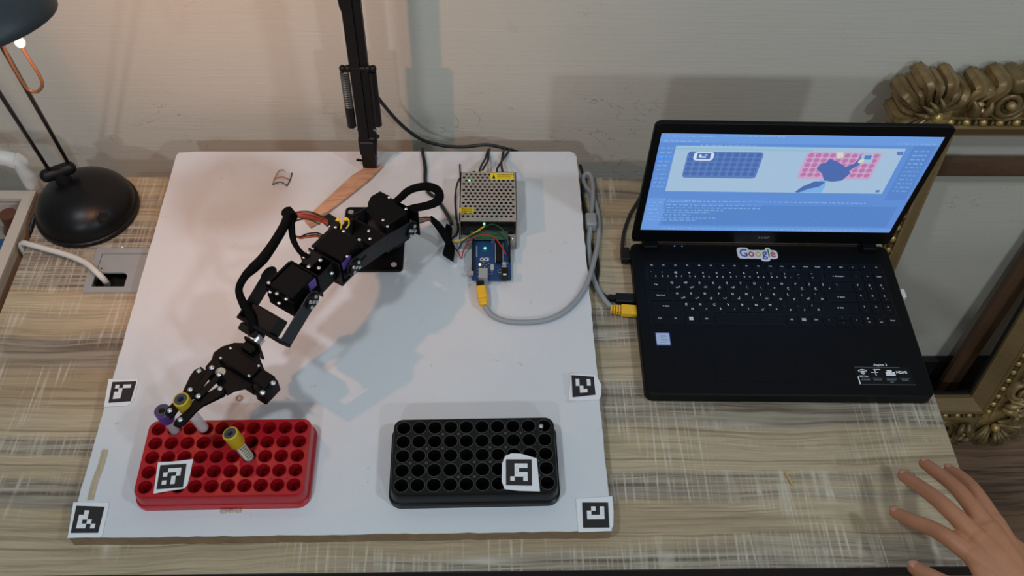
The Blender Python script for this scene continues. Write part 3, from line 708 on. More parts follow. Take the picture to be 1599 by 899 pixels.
# ------------------------------------------------------------------ fiducial paper markers
def marker(label, z, sq, paper, bits, lifts=None):
    c_ = at(sum(p[0] for p in sq)/4, sum(p[1] for p in sq)/4, z)
    m = thing('paper_marker', label, 'paper marker', (c_.x, c_.y, z), group='square black and white paper markers')
    def W(px, py, dz): q = at(px, py, z); return (q.x-c_.x, q.y-c_.y, dz)
    n = len(paper); lifts = lifts or [0]*n
    top = [W(x, y, 0.0009+l) for (x, y), l in zip(paper, lifts)]; bot = [(a, b, h-0.0004) for a, b, h in top]
    ctr = W(sum(p[0] for p in sq)/4, sum(p[1] for p in sq)/4, 0.0009)
    vs = top+bot+[ctr]; fs = [(i, (i+1) % n, 2*n) for i in range(n)]+[(n+i, n+(i+1) % n, (i+1) % n, i) for i in range(n)]
    ob = MB().add(vs, fs).build('paper_sheet', 'paper', m, 0)
    P = [V3(W(x, y, 0.0014)) for x, y in sq]         # TL TR BR BL
    def bl(s_, t_): return P[0]*(1-s_)*(1-t_)+P[1]*s_*(1-t_)+P[2]*s_*t_+P[3]*(1-s_)*t_
    MB().poly([tuple(bl(s_, t_)) for s_, t_ in ((0, 1), (1, 1), (1, 0), (0, 0))]).build('black_square', 'ink_tag', m, 0)
    mb = MB()
    for r_, row in enumerate(bits):
        c0 = 0
        while c0 < 4:
            if row[c0] == '1':
                e = c0
                while e+1 < 4 and row[e+1] == '1': e += 1
                s0, s1, t0, t1 = (c0+1)/6, (e+2)/6, (r_+1)/6-0.003, (r_+2)/6+0.003
                mb.poly([tuple(bl(s_, t_)+V3((0, 0, 0.0003))) for s_, t_ in ((s0, t1), (s1, t1), (s1, t0), (s0, t0))]); c0 = e
            c0 += 1
    mb.build('white_cells', 'paper', m, 0)
    return m
marker('paper marker taped on the left edge of the white board, above the red rack', ZB, [(176, 597), (213.7, 595.7), (204.5, 627), (169.7, 629.6)],
       [(170, 592), (195, 593), (217, 592.5), (213, 608), (209, 624), (204, 631), (198, 634), (162.5, 635.5)], ['1011', '0100', '1100', '1100'])
marker('paper marker on the front left corner of the white board', ZB, [(119.9, 790.2), (163.9, 791.7), (153.7, 832.3), (110.9, 832.6)],
       [(115, 784.5), (171, 785), (160, 836), (157, 838.5), (106, 840)], ['0100', '1100', '1010', '1101'])
marker('paper marker lying on top of the red tube rack', ZB+RH+0.0009, [(250.9, 727), (291.8, 724.5), (286, 761.3), (244.8, 764.6)],
       [(247, 722), (270, 721), (302, 717), (297, 742), (293, 757), (288, 763), (262, 767), (240, 771)], ['0111', '1001', '0010', '1010'])
marker('rounded-off paper marker lying on top of the black tube rack', ZB+RH+0.0009, [(790, 717.9), (830, 717.9), (830.7, 758.8), (790.2, 758)],
       [(784, 724), (789, 712), (799, 708), (813, 708.5), (838, 716), (843, 767.5), (810, 766.5), (788, 764), (783.5, 752)], ['0111', '0100', '0111', '1001'])
m = marker('crumpled paper marker on the right edge of the white board, above the black rack', ZB, [(892.3, 586.3), (927, 588.7), (929.7, 617), (894, 621)],
       [(891, 583.5), (929, 585.5), (934, 592), (939, 601), (938.5, 617), (936, 624), (905, 626), (888, 625.5)], ['1001', '1001', '0100', '0110'])
q0 = m.location
MB().poly([tuple(at(x, y, ZB)-q0+V3((0, 0, 0.0004))) for x, y in ((878, 582), (896, 582), (899, 629), (884, 629))][::-1]).build('clear_tape', 'tape', m, 0)
m = marker('paper marker on the front right corner of the white board', ZB, [(909, 785), (949.4, 785), (951.5, 824.2), (910.4, 824.6)],
       [(899, 779), (949, 776), (956, 774.5), (958, 800), (957.5, 820), (954, 829), (903, 831)], ['0101', '1001', '1111', '0000'])

# ------------------------------------------------------------------ bits lying about
tag(MB().tube([at(1226, 736, 0.0013), at(1238, 758, 0.0013)], 0.0011, 6, smooth=False).build('toothpick_piece', 'toothpick'), 'broken piece of toothpick lying on the desk in front of the laptop', 'toothpick')
mb = MB()
for i in range(20):
    a0, a1 = 2*PI*i/20, 2*PI*(i+1)/20
q = at(374, 622, ZB); pts = [(q.x+0.0036*math.cos(2*PI*i/16), q.y+0.0032*math.sin(2*PI*i/16), ZB+0.0009) for i in range(17)]
tag(MB().tube(pts, 0.0009, 6, smooth=False).build('small_ring', 'o_ring'), 'tiny tan ring lying on the white board below the gripper', 'ring')
tag(MB().tube([at(164, 702, ZB+0.001), at(157, 728, ZB+0.001), at(148, 752, ZB+0.001), at(141, 780, ZB+0.001)], 0.0036, 6, flat=0.25, up=(0, 0, 1)).build('glue_strip', 'glue'), 'dried strip of pale glue on the white board, left of the red rack', 'glue')
tag(MB().sph(at(191, 386, 0.0015), 0.0022, 0.0016, 0.0014, 6, 5).build('paper_crumb', 'paper'), 'white paper crumb on the desk behind the silver grommet', 'crumb')
def P3(lst, z): return [at(x, y, z) for x, y in lst]
# curled scrap of printed film
scrap = thing('film_scrap', 'curled clear scrap with dark blue edges at the back of the white board', 'scrap', at(440, 282, ZB))
so = scrap.location
pp = [[at(x, y, ZB+h)-so for x, y, h in row] for row in (((432, 268, .001), (443, 266, .006), (456, 270, .001)), ((429, 279, .001), (441, 276, .009), (453, 281, .001)), ((426, 288, .001), (438, 284, .009), (448, 290, .001)))]
vs = [tuple(x) for r_ in pp for x in r_]
MB().add(vs, [(0, 3, 4, 1), (1, 4, 5, 2), (3, 6, 7, 4), (4, 7, 8, 5)]).build('film', 'tape', scrap)
MB().tube([pp[2][0], pp[2][1], pp[2][2]], 0.0008, 6).tube([pp[2][2], pp[1][2], pp[0][2]], 0.0009, 6).build('dark_edge', 'navy', scrap)
MB().tube([pp[2][0], pp[1][0], pp[0][0]+V3((0.004, 0, 0.002)), pp[0][1]], 0.001, 6).build('olive_edge', 'olive', scrap)
MB().tube([pp[1][0], pp[1][1], pp[1][2]], 0.0007, 6).build('orange_edge', 'wire_orange', scrap)
# wooden stick under the boom arm's foot
st_ = thing('wooden_stick', 'flat pinkish wooden stick lying under the boom arm foot', 'stick', at(545, 300, ZB))
so = st_.location
poly = [at(x, y, ZB)-so for x, y in ((488, 336), (495, 329), (525, 301), (551, 277), (569, 266), (599, 261), (579, 282), (538, 315), (514, 333), (500, 340))]
MB().prism([(p.x, p.y) for p in poly], 0.0005, 0.006, 0.001).build('stick_body', 'stick_wood', st_, 0)
tag(MB().prism([((at(x, y, ZB)).x, (at(x, y, ZB)).y) for x, y in ((476, 346), (502, 336), (508, 345), (486, 357))], ZB+0.0002, ZB+0.003).build('wood_chip', 'stick_wood', None, 0), 'pinkish wood chip half under the orange servo wires', 'wood chip')
# screw left in a hole of the black rack
sc = thing('loose_screw', 'silver screw standing in the far right hole of the black rack', 'screw', cell(KXX, KYY, KAN, 9, 4, ZB+0.004))
MB().cyl((0, 0, 0), (-0.003, 0.002, 0.017), 0.0012, n=8).build('shank', 'steel', sc)
MB().sph((-0.0035, 0.0023, 0.019), 0.0034, 0.0034, 0.0022, 10, 6).build('screw_head', 'steel', sc)

# ------------------------------------------------------------------ robot arm
RB = V3((-0.157*KB, 0.861*KB, ZB))
AZ = math.radians(-124)
arm = thing('robot_arm', 'black metal servo robot arm gripping a yellow-capped tube', 'robot arm', RB)
MA = T(-0.126*KB-RB.x, 0.821*KB-RB.y, 0) @ RZ(AZ)              # arm frame: x along the arm, y to its side, z above the board
def AW(px, py, z): return atb(px, py, z)-RB                # photo point at world height z, in arm-root space
MB().rbox(-0.0435, 0.0435, -0.0605, 0.058, 0.0003, 0.0035, 0.006, 0.0008).build('base_plate', 'arm_metal', arm, 30)
for px, py in ((615, 413), (548, 331)):
    q = AW(px, py, 0.0155); MB(T(q.x, q.y, 0.0035)).lathe([(0.0042, 0), (0.004, 0.0006), (0.0004, 0.0008)], 14, False, True).build('mounting_screw', 'silver_grey', arm, 0)
q = AW(612, 386, 0.016); MB().box(q.x-0.002, q.x-0.0012, q.y-0.004, q.y+0.004, 0.0036, 0.0042).build('slot_mark', 'plug_yellow', arm, 0)
# turntable servo standing on the plate, in its bracket
MB(MA).rbox(-0.034, 0.008, -0.050, -0.012, 0.0036, 0.006, 0.004).box(-0.032, -0.030, -0.048, -0.014, 0.006, 0.048).box(0.004, 0.006, -0.048, -0.014, 0.006, 0.048).build('base_bracket', 'arm_metal', arm, 30)
MB(MA).rbox(-0.0290, 0.0030, -0.046, -0.016, 0.006, 0.044, 0.002, 0.001).build('base_servo', 'servo_black', arm, 30)
MB(MA @ T(-0.013, -0.031, 0.044)).lathe([(0.0005, 0), (0.012, 0), (0.012, 0.006), (0.0005, 0.006)], 20, True, True).build('turntable_horn', 'steel', arm, 30)
def screws(M, pts, name='screw', r=0.0021):
    for p_ in pts:
        MB(M).sph(p_, r, r, r*0.7, 8, 5).build(name, 'steel', arm)
def servo(M, L, W, H, name='servo', m='servo_black'):
    # body from the origin corner: L along x, W along y, H down from z = 0
    MB(M).rbox(0, L, 0, W, -H, 0, 0.002, 0.0012).build(name, m, arm, 30)
    MB(M).rbox(-0.0015, L+0.0015, -0.0075, W+0.0075, -H*0.62, -H*0.62+0.0028, 0.002, 0.0006).build('mounting_ears', m, arm, 30)
# shoulder
Ms = MA @ T(-0.016, -0.012, 0.108) @ RZ(math.radians(-14))
servo(Ms, 0.037, 0.040, 0.052, 'shoulder_servo')
MB(MA).rbox(-0.028, 0.012, -0.046, 0.020, 0.050, 0.054, 0.005).box(-0.022, -0.020, -0.022, 0.032, 0.054, 0.098).build('shoulder_bracket', 'arm_metal', arm, 30)
MB(MA).prism([(-0.020, -0.028), (-0.006, -0.032), (0.006, -0.028), (0.004, -0.016), (-0.020, -0.012)], 0.060, 0.104, 0.001).build('shoulder_side_block', 'servo_black', arm, 30)
def side_plate(M, a, b, y, w0, w1, t=0.002, name='bracket_arm', m='arm_anodised'):
    # flat bar in the arm's vertical plane from a=(u,w) to b, half widths w0/w1, rounded at a
    a = V3((a[0], a[1], 0)); b = V3((b[0], b[1], 0)); d = (b-a).normalized(); n_ = V3((-d.y, d.x, 0)); poly = []
    for k in range(9):
        t_ = PI/2+PI*k/8; poly.append(a+d*(w0*math.cos(t_))+n_*(w0*math.sin(t_)))
    poly += [b-n_*w1, b+n_*w1]
    Mp = M @ Matrix(((1, 0, 0, 0), (0, 0, -1, y), (0, 1, 0, 0), (0, 0, 0, 1)))
    MB(Mp).prism([(p_.x, p_.y) for p_ in poly], -t/2, t/2, 0.0004).build(name, m, arm, 30)
def horn(M, u, w, y, sgn, r=0.0105):
    Mp = M @ T(u, y, w) @ RX(-sgn*PI/2)
    MB(Mp).lathe([(0.0005, 0), (r, 0), (r, 0.0022), (r*0.6, 0.0030), (0.0005, 0.0030)], 20, True, True).build('servo_horn', 'arm_metal', arm, 30)
    for k in range(4):
        a = PI/4+k*PI/2; MB(Mp).sph((r*0.62*math.cos(a), r*0.62*math.sin(a), 0.0030), 0.0026, 0.0026, 0.0020, 8, 5).build('screw', 'steel', arm)
    MB(Mp).sph((0, 0, 0.003), 0.0026, 0.0026, 0.0016, 8, 5).build('screw', 'steel', arm)
YP, YM = 0.0345, -0.0175
S0, S1, E0 = (0.000, 0.086), (0.049, 0.105), (0.108, 0.122)
side_plate(MA, S0, S1, YP, 0.0125, 0.0125); side_plate(MA, S0, S1, YM-0.006, 0.0125, 0.0125)
side_plate(MA, E0, S1, YP, 0.0125, 0.0125); side_plate(MA, E0, S1, YM, 0.0125, 0.0125)
def cross(M, p_, ang, y0, y1, hw, t=0.002, name='bracket_web'):
    Mc = M @ T(p_[0], 0, p_[1]) @ RY(-ang)
    MB(Mc).box(-t, t, y0, y1, -hw, hw).build(name, 'arm_metal', arm, 0)
cross(MA, S1, math.atan2(0.017, 0.059), YM-0.006, YP, 0.0125)
horn(MA, S0[0], S0[1], YP+0.001, 1); horn(MA, E0[0], E0[1], YP+0.001, 1); horn(MA, E0[0], E0[1], YM-0.001, -1); horn(MA, S0[0], S0[1], YM-0.007, -1)
screws(MA, [(0.052, 0.012, 0.118), (0.060, 0.020, 0.116), (0.022, 0.010, 0.109), (0.026, 0.020, 0.107), (-0.014, -0.008, 0.1085), (-0.010, 0.022, 0.1085)])
MB(MA).prism([(0.030, -0.016), (0.046, -0.016), (0.046, 0.033), (0.030, 0.033)], 0.084, 0.090).build('bracket_floor', 'arm_metal', arm, 0)
# elbow
servo(MA @ T(0.0865, -0.0105, 0.1435), 0.036, 0.0395, 0.040, 'elbow_servo')
MB(MA).prism([(0.083, -0.0155), (0.100, -0.0165), (0.126, -0.0165), (0.130, -0.010), (0.128, 0.030), (0.083, 0.030)], 0.100, 0.104).box(0.083, 0.085, -0.0155, 0.030, 0.104, 0.128).build('elbow_bracket', 'arm_metal', arm, 30)
MB(MA).rbox(0.0855, 0.124, -0.0158, -0.0110, 0.118, 0.140, 0.002).build('elbow_lead_guard', 'black_plastic', arm, 30)
MB(MA).prism([(0.106, 0.0295), (0.122, 0.0295), (0.122, 0.0302), (0.106, 0.0302)], 0.124, 0.137).build('servo_label', 'purple_label', arm, 0)
screws(MA, [(0.084, 0.002, 0.141), (0.084, 0.026, 0.141), (0.085, -0.010, 0.141), (0.125, -0.012, 0.139), (0.112, 0.0300, 0.1405)])
# coupling between elbow and wrist
MB(MA).box(0.126, 0.128, -0.016, 0.030, 0.104, 0.140).rbox(0.128, 0.160, -0.006, 0.020, 0.112, 0.116, 0.003).box(0.158, 0.160, -0.014, 0.028, 0.112, 0.150).build('coupling_bracket', 'arm_metal', arm, 0)
MB(MA).box(0.128, 0.158, -0.009, -0.007, 0.110, 0.140).box(0.128, 0.158, 0.021, 0.023, 0.110, 0.140).build('coupling_cheeks', 'arm_metal', arm, 0)
MB(MA).prism([(0.128, -0.012), (0.142, -0.016), (0.150, -0.006), (0.146, 0.006), (0.128, 0.006)], 0.134, 0.142, 0.001).build('coupling_plate', 'black_plastic', arm, 30)
screws(MA, [(0.134, -0.010, 0.1425), (0.142, -0.010, 0.1425), (0.134, 0.008, 0.1405), (0.144, 0.014, 0.1405), (0.150, 0.004, 0.142), (0.137, 0.026, 0.132)], r=0.0026)
# wrist
servo(MA @ T(0.1625, -0.0085, 0.153), 0.0385, 0.0335, 0.040, 'wrist_servo')
MB(MA).box(0.1608, 0.2010, -0.0150, -0.0125, 0.118, 0.150).build('wrist_side_plate', 'arm_metal', arm, 0)
MB(MA).prism([(0.1625, 0.0255), (0.174, 0.0255), (0.174, 0.0262), (0.1625, 0.0262)], 0.136, 0.150).build('servo_label', 'purple_label', arm, 0)
W0, W1 = (0.182, 0.134), (0.233, 0.108)
side_plate(MA, W0, W1, 0.0335, 0.0125, 0.0125); side_plate(MA, W0, W1, -0.0300, 0.0125, 0.0125, m='arm_metal')
cross(MA, W1, math.atan2(-0.026, 0.051), -0.031, 0.0345, 0.0125)
horn(MA, W0[0], W0[1], 0.0345, 1); horn(MA, W0[0], W0[1], -0.0310, -1)
screws(MA, [(0.203, 0.004, 0.148), (0.203, 0.018, 0.148), (0.204, -0.006, 0.145), (0.208, 0.010, 0.140), (0.198, -0.0120, 0.151)], r=0.0024)
MB(MA).box(0.2015, 0.2035, -0.012, 0.028, 0.120, 0.147).build('wrist_plate', 'arm_metal', arm, 0)
MB(MA @ T(0.233, 0, 0.104) @ RY(0.47)).rbox(-0.024, -0.003, -0.026, 0.014, -0.012, 0.010, 0.002, 0.001).build('roll_servo', 'servo_brown', arm, 30)
MB(MA @ T(0.236, -0.014, 0.106) @ RY(0.47)).rbox(-0.001, 0.009, -0.012, 0.014, -0.012, 0.008, 0.003, 0.001).build('roll_servo_cap', 'servo_brown', arm, 30)
MB(MA).cyl((0.238, -0.004, 0.100), (0.247, -0.004, 0.0985), 0.0095, n=18).build('roll_horn', 'steel', arm)
MB(MA).cyl((0.2475, -0.004, 0.0985), (0.2505, -0.004, 0.0983), 0.0075, n=6).build('roll_nut', 'steel', arm)
# gripper, lying flat
ZG = 0.095
MB(MA).prism([(0.2505, -0.012), (0.258, -0.024), (0.270, -0.032), (0.281, -0.034), (0.290, -0.029), (0.300, -0.028), (0.307, -0.022), (0.312, -0.010), (0.309, -0.004), (0.313, 0.008), (0.314, 0.018), (0.306, 0.021), (0.293, 0.032), (0.268, 0.032), (0.256, 0.012), (0.2505, 0.008)], ZG-0.003, ZG, 0.0005).build('gripper_palm', 'arm_metal', arm, 30)
MB(MA).box(0.2490, 0.2515, -0.012, 0.010, ZG-0.016, ZG+0.012).rbox(0.2515, 0.262, -0.010, 0.006, ZG, ZG+0.008, 0.002, 0.001).build('palm_flange', 'arm_metal', arm, 0)
MB(MA).rbox(0.2680, 0.2885, -0.018, 0.030, ZG, ZG+0.010, 0.002, 0.001).build('gripper_servo', 'servo_black', arm, 30)
MB(MA).rbox(0.2690, 0.2880, 0.030, 0.050, ZG-0.020, ZG+0.006, 0.002, 0.001).rbox(0.2700, 0.2950, 0.040, 0.0545, ZG-0.016, ZG+0.003, 0.002, 0.001).build('gripper_servo_tail', 'servo_black', arm, 30)
MB(MA).rbox(0.2690, 0.2880, -0.012, 0.028, ZG-0.030, ZG-0.003, 0.002, 0.001).build('gripper_servo_body', 'servo_black', arm, 30)
screws(MA, [(0.2705, -0.0150, ZG+0.0105), (0.2862, -0.0150, ZG+0.0105), (0.2705, 0.0275, ZG+0.0105), (0.2862, 0.0275, ZG+0.0105)], r=0.0018)
screws(MA, [(0.276, 0.0520, ZG+0.004), (0.292, 0.0510, ZG+0.004)], 'hex_bolt', 0.0034)
MB(MA @ T(0.2965, -0.0085, ZG)).lathe([(0.0005, 0), (0.0058, 0), (0.0058, 0.0008), (0.0005, 0.0010)], 18, True, True).build('palm_disc', 'cream', arm, 0)
f1 = [(0.305, -0.0285), (0.312, -0.0315), (0.320, -0.0300), (0.336, -0.0235), (0.342, -0.0205), (0.366, -0.0205), (0.371, -0.0165), (0.371, -0.0095), (0.366, -0.0085), (0.352, -0.0120), (0.345, -0.0105), (0.338, -0.0065), (0.330, -0.0090), (0.318, -0.0170), (0.306, -0.0185)]
f2 = [(0.311, 0.0125), (0.315, 0.0165), (0.322, 0.0155), (0.340, 0.0085), (0.350, 0.0075), (0.368, 0.0085), (0.374, 0.0050), (0.375, -0.0005), (0.369, -0.0030), (0.352, -0.0010), (0.345, -0.0035), (0.337, -0.0050), (0.331, -0.0020), (0.322, 0.0030), (0.311, 0.0060)]
MB(MA).prism(f1, ZG+0.001, ZG+0.0055, 0.0005).build('finger', 'arm_metal', arm, 30)
MB(MA).prism(f2, ZG+0.001, ZG+0.0055, 0.0005).build('finger', 'arm_metal', arm, 30)
def link(a, b, r, z0, z1, name='finger_link'):
    a = V3((a[0], a[1], 0)); b = V3((b[0], b[1], 0)); d = (b-a).normalized(); n_ = V3((-d.y, d.x, 0)); poly = []
    for k in range(7): t_ = PI/2+PI*k/6; poly.append(a+d*(r*math.cos(t_))+n_*(r*math.sin(t_)))
    for k in range(7): t_ = -PI/2+PI*k/6; poly.append(b+d*(r*math.cos(t_))+n_*(r*math.sin(t_)))
    MB(MA).prism([(p_.x, p_.y) for p_ in poly], z0, z1, 0.0004).build(name, 'arm_metal', arm, 30)
link((0.301, -0.0145), (0.331, -0.0085), 0.0036, ZG+0.0058, ZG+0.0085); link((0.303, -0.0015), (0.336, -0.0015), 0.0036, ZG+0.0058, ZG+0.0085)
link((0.311, -0.0255), (0.335, -0.0160), 0.0034, ZG-0.006, ZG-0.003); link((0.315, 0.0110), (0.337, 0.0010), 0.0034, ZG-0.006, ZG-0.003)
screws(MA, [(0.311, -0.0250, ZG+0.007), (0.301, -0.0145, ZG+0.0098), (0.334, -0.0155, ZG+0.0070), (0.365, -0.0150, ZG+0.0068), (0.303, -0.0015, ZG+0.0098), (0.315, 0.0105, ZG+0.007), (0.336, -0.0005, ZG+0.0098), (0.367, 0.0025, ZG+0.0068)], 'pivot_screw', 0.0031)
# looms
def loom(pts, r, m='sleeve_black', name='cable_sleeve', n=10):
    return MB().tube([AW(*p_) for p_ in pts], r, n).build(name, m, arm, 60)
loom([(452, 334, .172), (444, 352, .176), (430, 376, .176), (412, 402, .172), (396, 418, .168), (382, 432, .162), (373, 452, .152), (380, 474, .142), (391, 492, .134), (395, 508, .128), (393, 522, .118)], [0.0066, 0.0056, 0.0056, 0.0062, 0.0060, 0.0046, 0.0042, 0.0050, 0.0056, 0.005, 0.004])
loom([(453, 336, .172), (455, 352, .170), (458, 374, .165), (468, 392, .160), (482, 402, .152), (496, 408, .146)], [0.0050, 0.0042, 0.0032, 0.0034, 0.0034])
MB().tube([AW(448, 330, .172), AW(456, 341, .172)], 0.0078, 8, smooth=False).build('tie_wrap', 'sleeve_black', arm)
for k, (mcol, dy, dz) in enumerate((('wire_brown', -4, .006), ('wire_orange', -1, .002), ('wire_red', 2, 0), ('wire_orange', 4, -.003), ('wire_red', 6, -.006), ('wire_brown', 1, -.008))):
    loom([(456, 335+dy*0.5, .172), (474, 334+dy, .172+dz), (492, 337+dy, .166+dz), (512, 346+dy*0.6, .152)], 0.0011, mcol, 'servo_wire', 6)
for mcol, dy in (('wire_brown', 0), ('wire_orange', 2.5), ('cable_black', -3)):
    loom([(458, 366, .164), (468, 371+dy*0.4, .160), (480, 368+dy, .156), (497, 367+dy, .148), (512, 376+dy, .140)], 0.0010, mcol, 'servo_wire', 6)
loom([(457, 350, .168), (464, 344, .164), (480, 342, .158), (500, 350, .150)], 0.0010, 'wire_green', 'servo_wire', 6)
MB().prism([(AW(x, y, .150).x, AW(x, y, .150).y) for x, y in ((500, 340), (514, 333), (532, 344), (528, 356), (516, 354))], 0.130, 0.139, 0.001).build('wire_connector', 'black_plastic', arm, 30)
for (x, y) in ((528, 343), (540, 342)):
    loom([(x-4, y+2, .150), (x, y-2, .154), (x+4, y+1, .152), (x+5, y+8, .150), (x+4+(x-528)*-.3, y+15, .148)], 0.0010, 'wire_yellow', 'cable_tie', 6)
    MB().sph(AW(x, y, .152), 0.0030, 0.0026, 0.0022, 8, 6).build('cable_tie_head', 'wire_yellow', arm)
loom([(533, 347, .150), (520, 350, .150), (511, 356, .150)], 0.0008, 'paper', 'cable_tie', 5)
loom([(556, 340, .118), (566, 332, .112), (578, 324, .110)], 0.0010, 'wire_red', 'servo_wire', 6); loom([(552, 337, .118), (563, 334, .112), (575, 326, .110)], 0.0010, 'wire_brown', 'servo_wire', 6)
loom([(616, 316, .112), (626, 308, .120), (636, 299, .128), (650, 293, .132), (668, 291, .132), (683, 297, .126), (686, 309, .118), (678, 317, .112), (662, 322, .108), (646, 325, .104), (630, 330, .098)], [0.0045, 0.0052, 0.0052, 0.0054, 0.0060, 0.0060, 0.0054, 0.0052, 0.005])
for mcol, dy in (('cable_black', -3), ('wire_orange', 0), ('cable_grey', 2.5), ('wire_brown', 5)):
    loom([(640, 342+dy, .090), (655, 343+dy, .080), (668, 341+dy*.6, .070), (677, 343+dy*.3, .060)], 0.0010, mcol, 'servo_wire', 6)
loom([(672, 340, .066), (684, 352, .052), (694, 366, .038), (703, 382, .026)], [0.0034, 0.0052, 0.0056, 0.005])
MB().prism([(AW(x, y, .028).x, AW(x, y, .028).y) for x, y in ((697, 346), (706, 352), (705, 372), (710, 384), (708, 403), (691, 392), (697, 372), (692, 362))], 0.006, 0.014, 0.001).build('tape_flag', 'sleeve_black', arm, 20)

# ------------------------------------------------------------------ boom arm at the wall
bx, by = -0.1715*KB, 1.003*KB
boom = thing('boom_arm', 'black spring boom arm standing on the back edge of the white board', 'boom arm', (bx, by, ZB))
tilt = 0.006
def BQ(x, y, z): return (x+tilt*z, y, z)
MB().prism([(-0.010, -0.009), (0.010, -0.009), (0.010, 0.011), (-0.010, 0.011)], 0.0065, 0.058, 0.002).prism([(-0.012, -0.006), (0.012, -0.006), (0.012, 0.012), (-0.012, 0.012)], 0.030, 0.064, 0.002).build('foot', 'black_plastic', boom, 30)
MB().cyl((-0.009, 0, 0.014), (-0.020, 0, 0.016), 0.002, n=8).build('foot_peg', 'black_plastic', boom)
MB().tube([BQ(-0.004, 0, 0.05), BQ(-0.004, 0, 0.62)], 0.0096, 4, smooth=False, up=(0.7, 0.7, 0)).build('square_tube', 'black_plastic', boom, 20)
MB().tube([BQ(0.0085, 0.001, 0.05), BQ(0.0085, 0.001, 0.62)], 0.0074, 4, smooth=False, up=(0.7, 0.7, 0)).build('square_tube', 'black_plastic', boom, 20)
MB().tube([BQ(-0.020, -0.004, 0.187), BQ(0.020, -0.004, 0.187)], 0.0036, 10, smooth=False).sph(BQ(-0.020, -0.004, 0.187), 0.005, nu=10).sph(BQ(0.020, -0.004, 0.187), 0.005, nu=10).sph(BQ(-0.013, -0.004, 0.187), 0.005, nu=10).sph(BQ(0.013, -0.004, 0.187), 0.005, nu=10).build('cross_bolt', 'black_plastic', boom)
pts = [BQ(-0.0185+0.0052*math.cos(a), -0.004+0.0052*math.sin(a), 0.182-0.068*a/(2*PI*17)) for a in [2*PI*17*k/204 for k in range(205)]]
MB().tube(pts, 0.0013, 6, smooth=False).build('coil_spring', 'spring_steel', boom)
MB().cyl(BQ(-0.0185, -0.004, 0.122), BQ(-0.0185, -0.004, 0.086), 0.0064, n=12).build('spring_cover', 'black_plastic', boom)
MB().cyl(BQ(0.0185, -0.004, 0.182), BQ(0.0185, -0.004, 0.088), 0.0056, n=12).build('spring_cover', 'black_plastic', boom)
for sx in (-1, 1): MB().tube([BQ(sx*0.017, -0.004, 0.090), BQ(sx*0.019, -0.004, 0.080), BQ(sx*0.015, -0.004, 0.076), BQ(sx*0.011, -0.004, 0.080)], 0.0011, 6).build('spring_hook', 'steel', boom)
MB().sph(BQ(0.0155, -0.004, 0.066), 0.0034, nu=8).build('set_screw', 'black_plastic', boom)
tag(MB().tube([atY(526, -30, 0.992), atY(531, 8, 0.992), atY(540, 30, 0.992), atY(541, 60, 0.992), atY(545, 78, 0.992), atY(552, 90, 0.994)], 0.0019, 8).build('lead', 'cable_black'), 'black lead running down the left side of the boom arm', 'cable')
tag(MB().tube([atY(576, 128, 1.008), atY(581, 139, 1.02), atY(600, 165, 1.03), atY(625, 193, 1.04), atY(655, 216, 1.045), atY(690, 227, 1.05), atY(725, 229, 1.052), atY(760, 226, 1.052), atY(790, 232, 1.052), atY(812, 240, 1.060), atY(840, 262, 1.08)], 0.0026, 8).build('lead', 'cable_black'), 'black lead sagging from the boom arm behind the board edge', 'cable')

# ------------------------------------------------------------------ power supply
PX, PY = 0.0045*KB, 0.903*KB
psu = thing('power_supply', 'metal power supply with perforated cover and yellow warning labels', 'power supply', (PX, PY, ZB), (0, 0, -0.006))
hw, y0, y1, PH = 0.0395, -0.0415, 0.053, 0.037
nx, ny = 11, 14; cw = 2*hw/(nx+1); ch = (y1-y0-0.008)/ny
mb = MB(); cells = []
for j in range(ny):
    sh = cw/2 if j % 2 else 0
    xs = -hw+sh
    yc = y0+0.006+ch*(j+0.5)
    for i in range(nx+ (0 if j % 2 else 0)): cells.append((xs+cw*(i+0.5)+cw/4, yc))
    a, b = xs+cw/4, xs+cw/4+nx*cw
    mb.add([(-hw, yc-ch/2, PH), (a, yc-ch/2, PH), (a, yc+ch/2, PH), (-hw, yc+ch/2, PH)], [(0, 1, 2, 3)])
    mb.add([(b, yc-ch/2, PH), (hw, yc-ch/2, PH), (hw, yc+ch/2, PH), (b, yc+ch/2, PH)], [(0, 1, 2, 3)])
mb.holed(cells, cw/2, ch/2, 0.0021, PH, 10)
mb.box(-hw, hw, y0, y0+0.006, PH-0.001, PH).box(-hw, hw, y1-0.002, y1, PH-0.001, PH)
mb.build('perforated_cover', 'psu_metal', psu, 0)
MB().box(-hw, -hw+0.001, y0, y1, 0.0005, PH).box(hw-0.001, hw, y0, y1, 0.0005, PH).box(-hw, -hw+0.001, y0-0.020, y0, 0.0005, 0.007).box(hw-0.001, hw, y0-0.020, y0, 0.0005, 0.012).box(-hw+0.001, hw-0.001, y1-0.001, y1, 0.0005, PH-0.001).build('case_sides', 'psu_metal', psu, 0)
MB().box(-hw+0.001, hw-0.001, y0-0.020, y1-0.001, 0.0005, 0.002).build('case_floor', 'silver_grey', psu, 0)
MB().box(-hw+0.004, hw-0.004, y0+0.004, y1-0.004, 0.004, 0.012).rbox(-0.02, 0.012, -0.01, 0.022, 0.012, 0.030, 0.003).build('circuit_parts', 'psu_inside', psu, 0)
MB().box(-hw+0.014, hw-0.012, y0-0.011, y0+0.004, 0.010, 0.0115).build('circuit_board', 'pcb_green', psu, 0)
MB().box(hw-0.012, hw-0.0015, y0-0.017, y0-0.002, 0.002, 0.012).build('corner_block', 'psu_metal', psu, 0)
MB(T(hw-0.006, y0-0.010, 0.012)).sph((0, 0, 0), 0.0026, nu=8).build('screw', 'steel', psu)
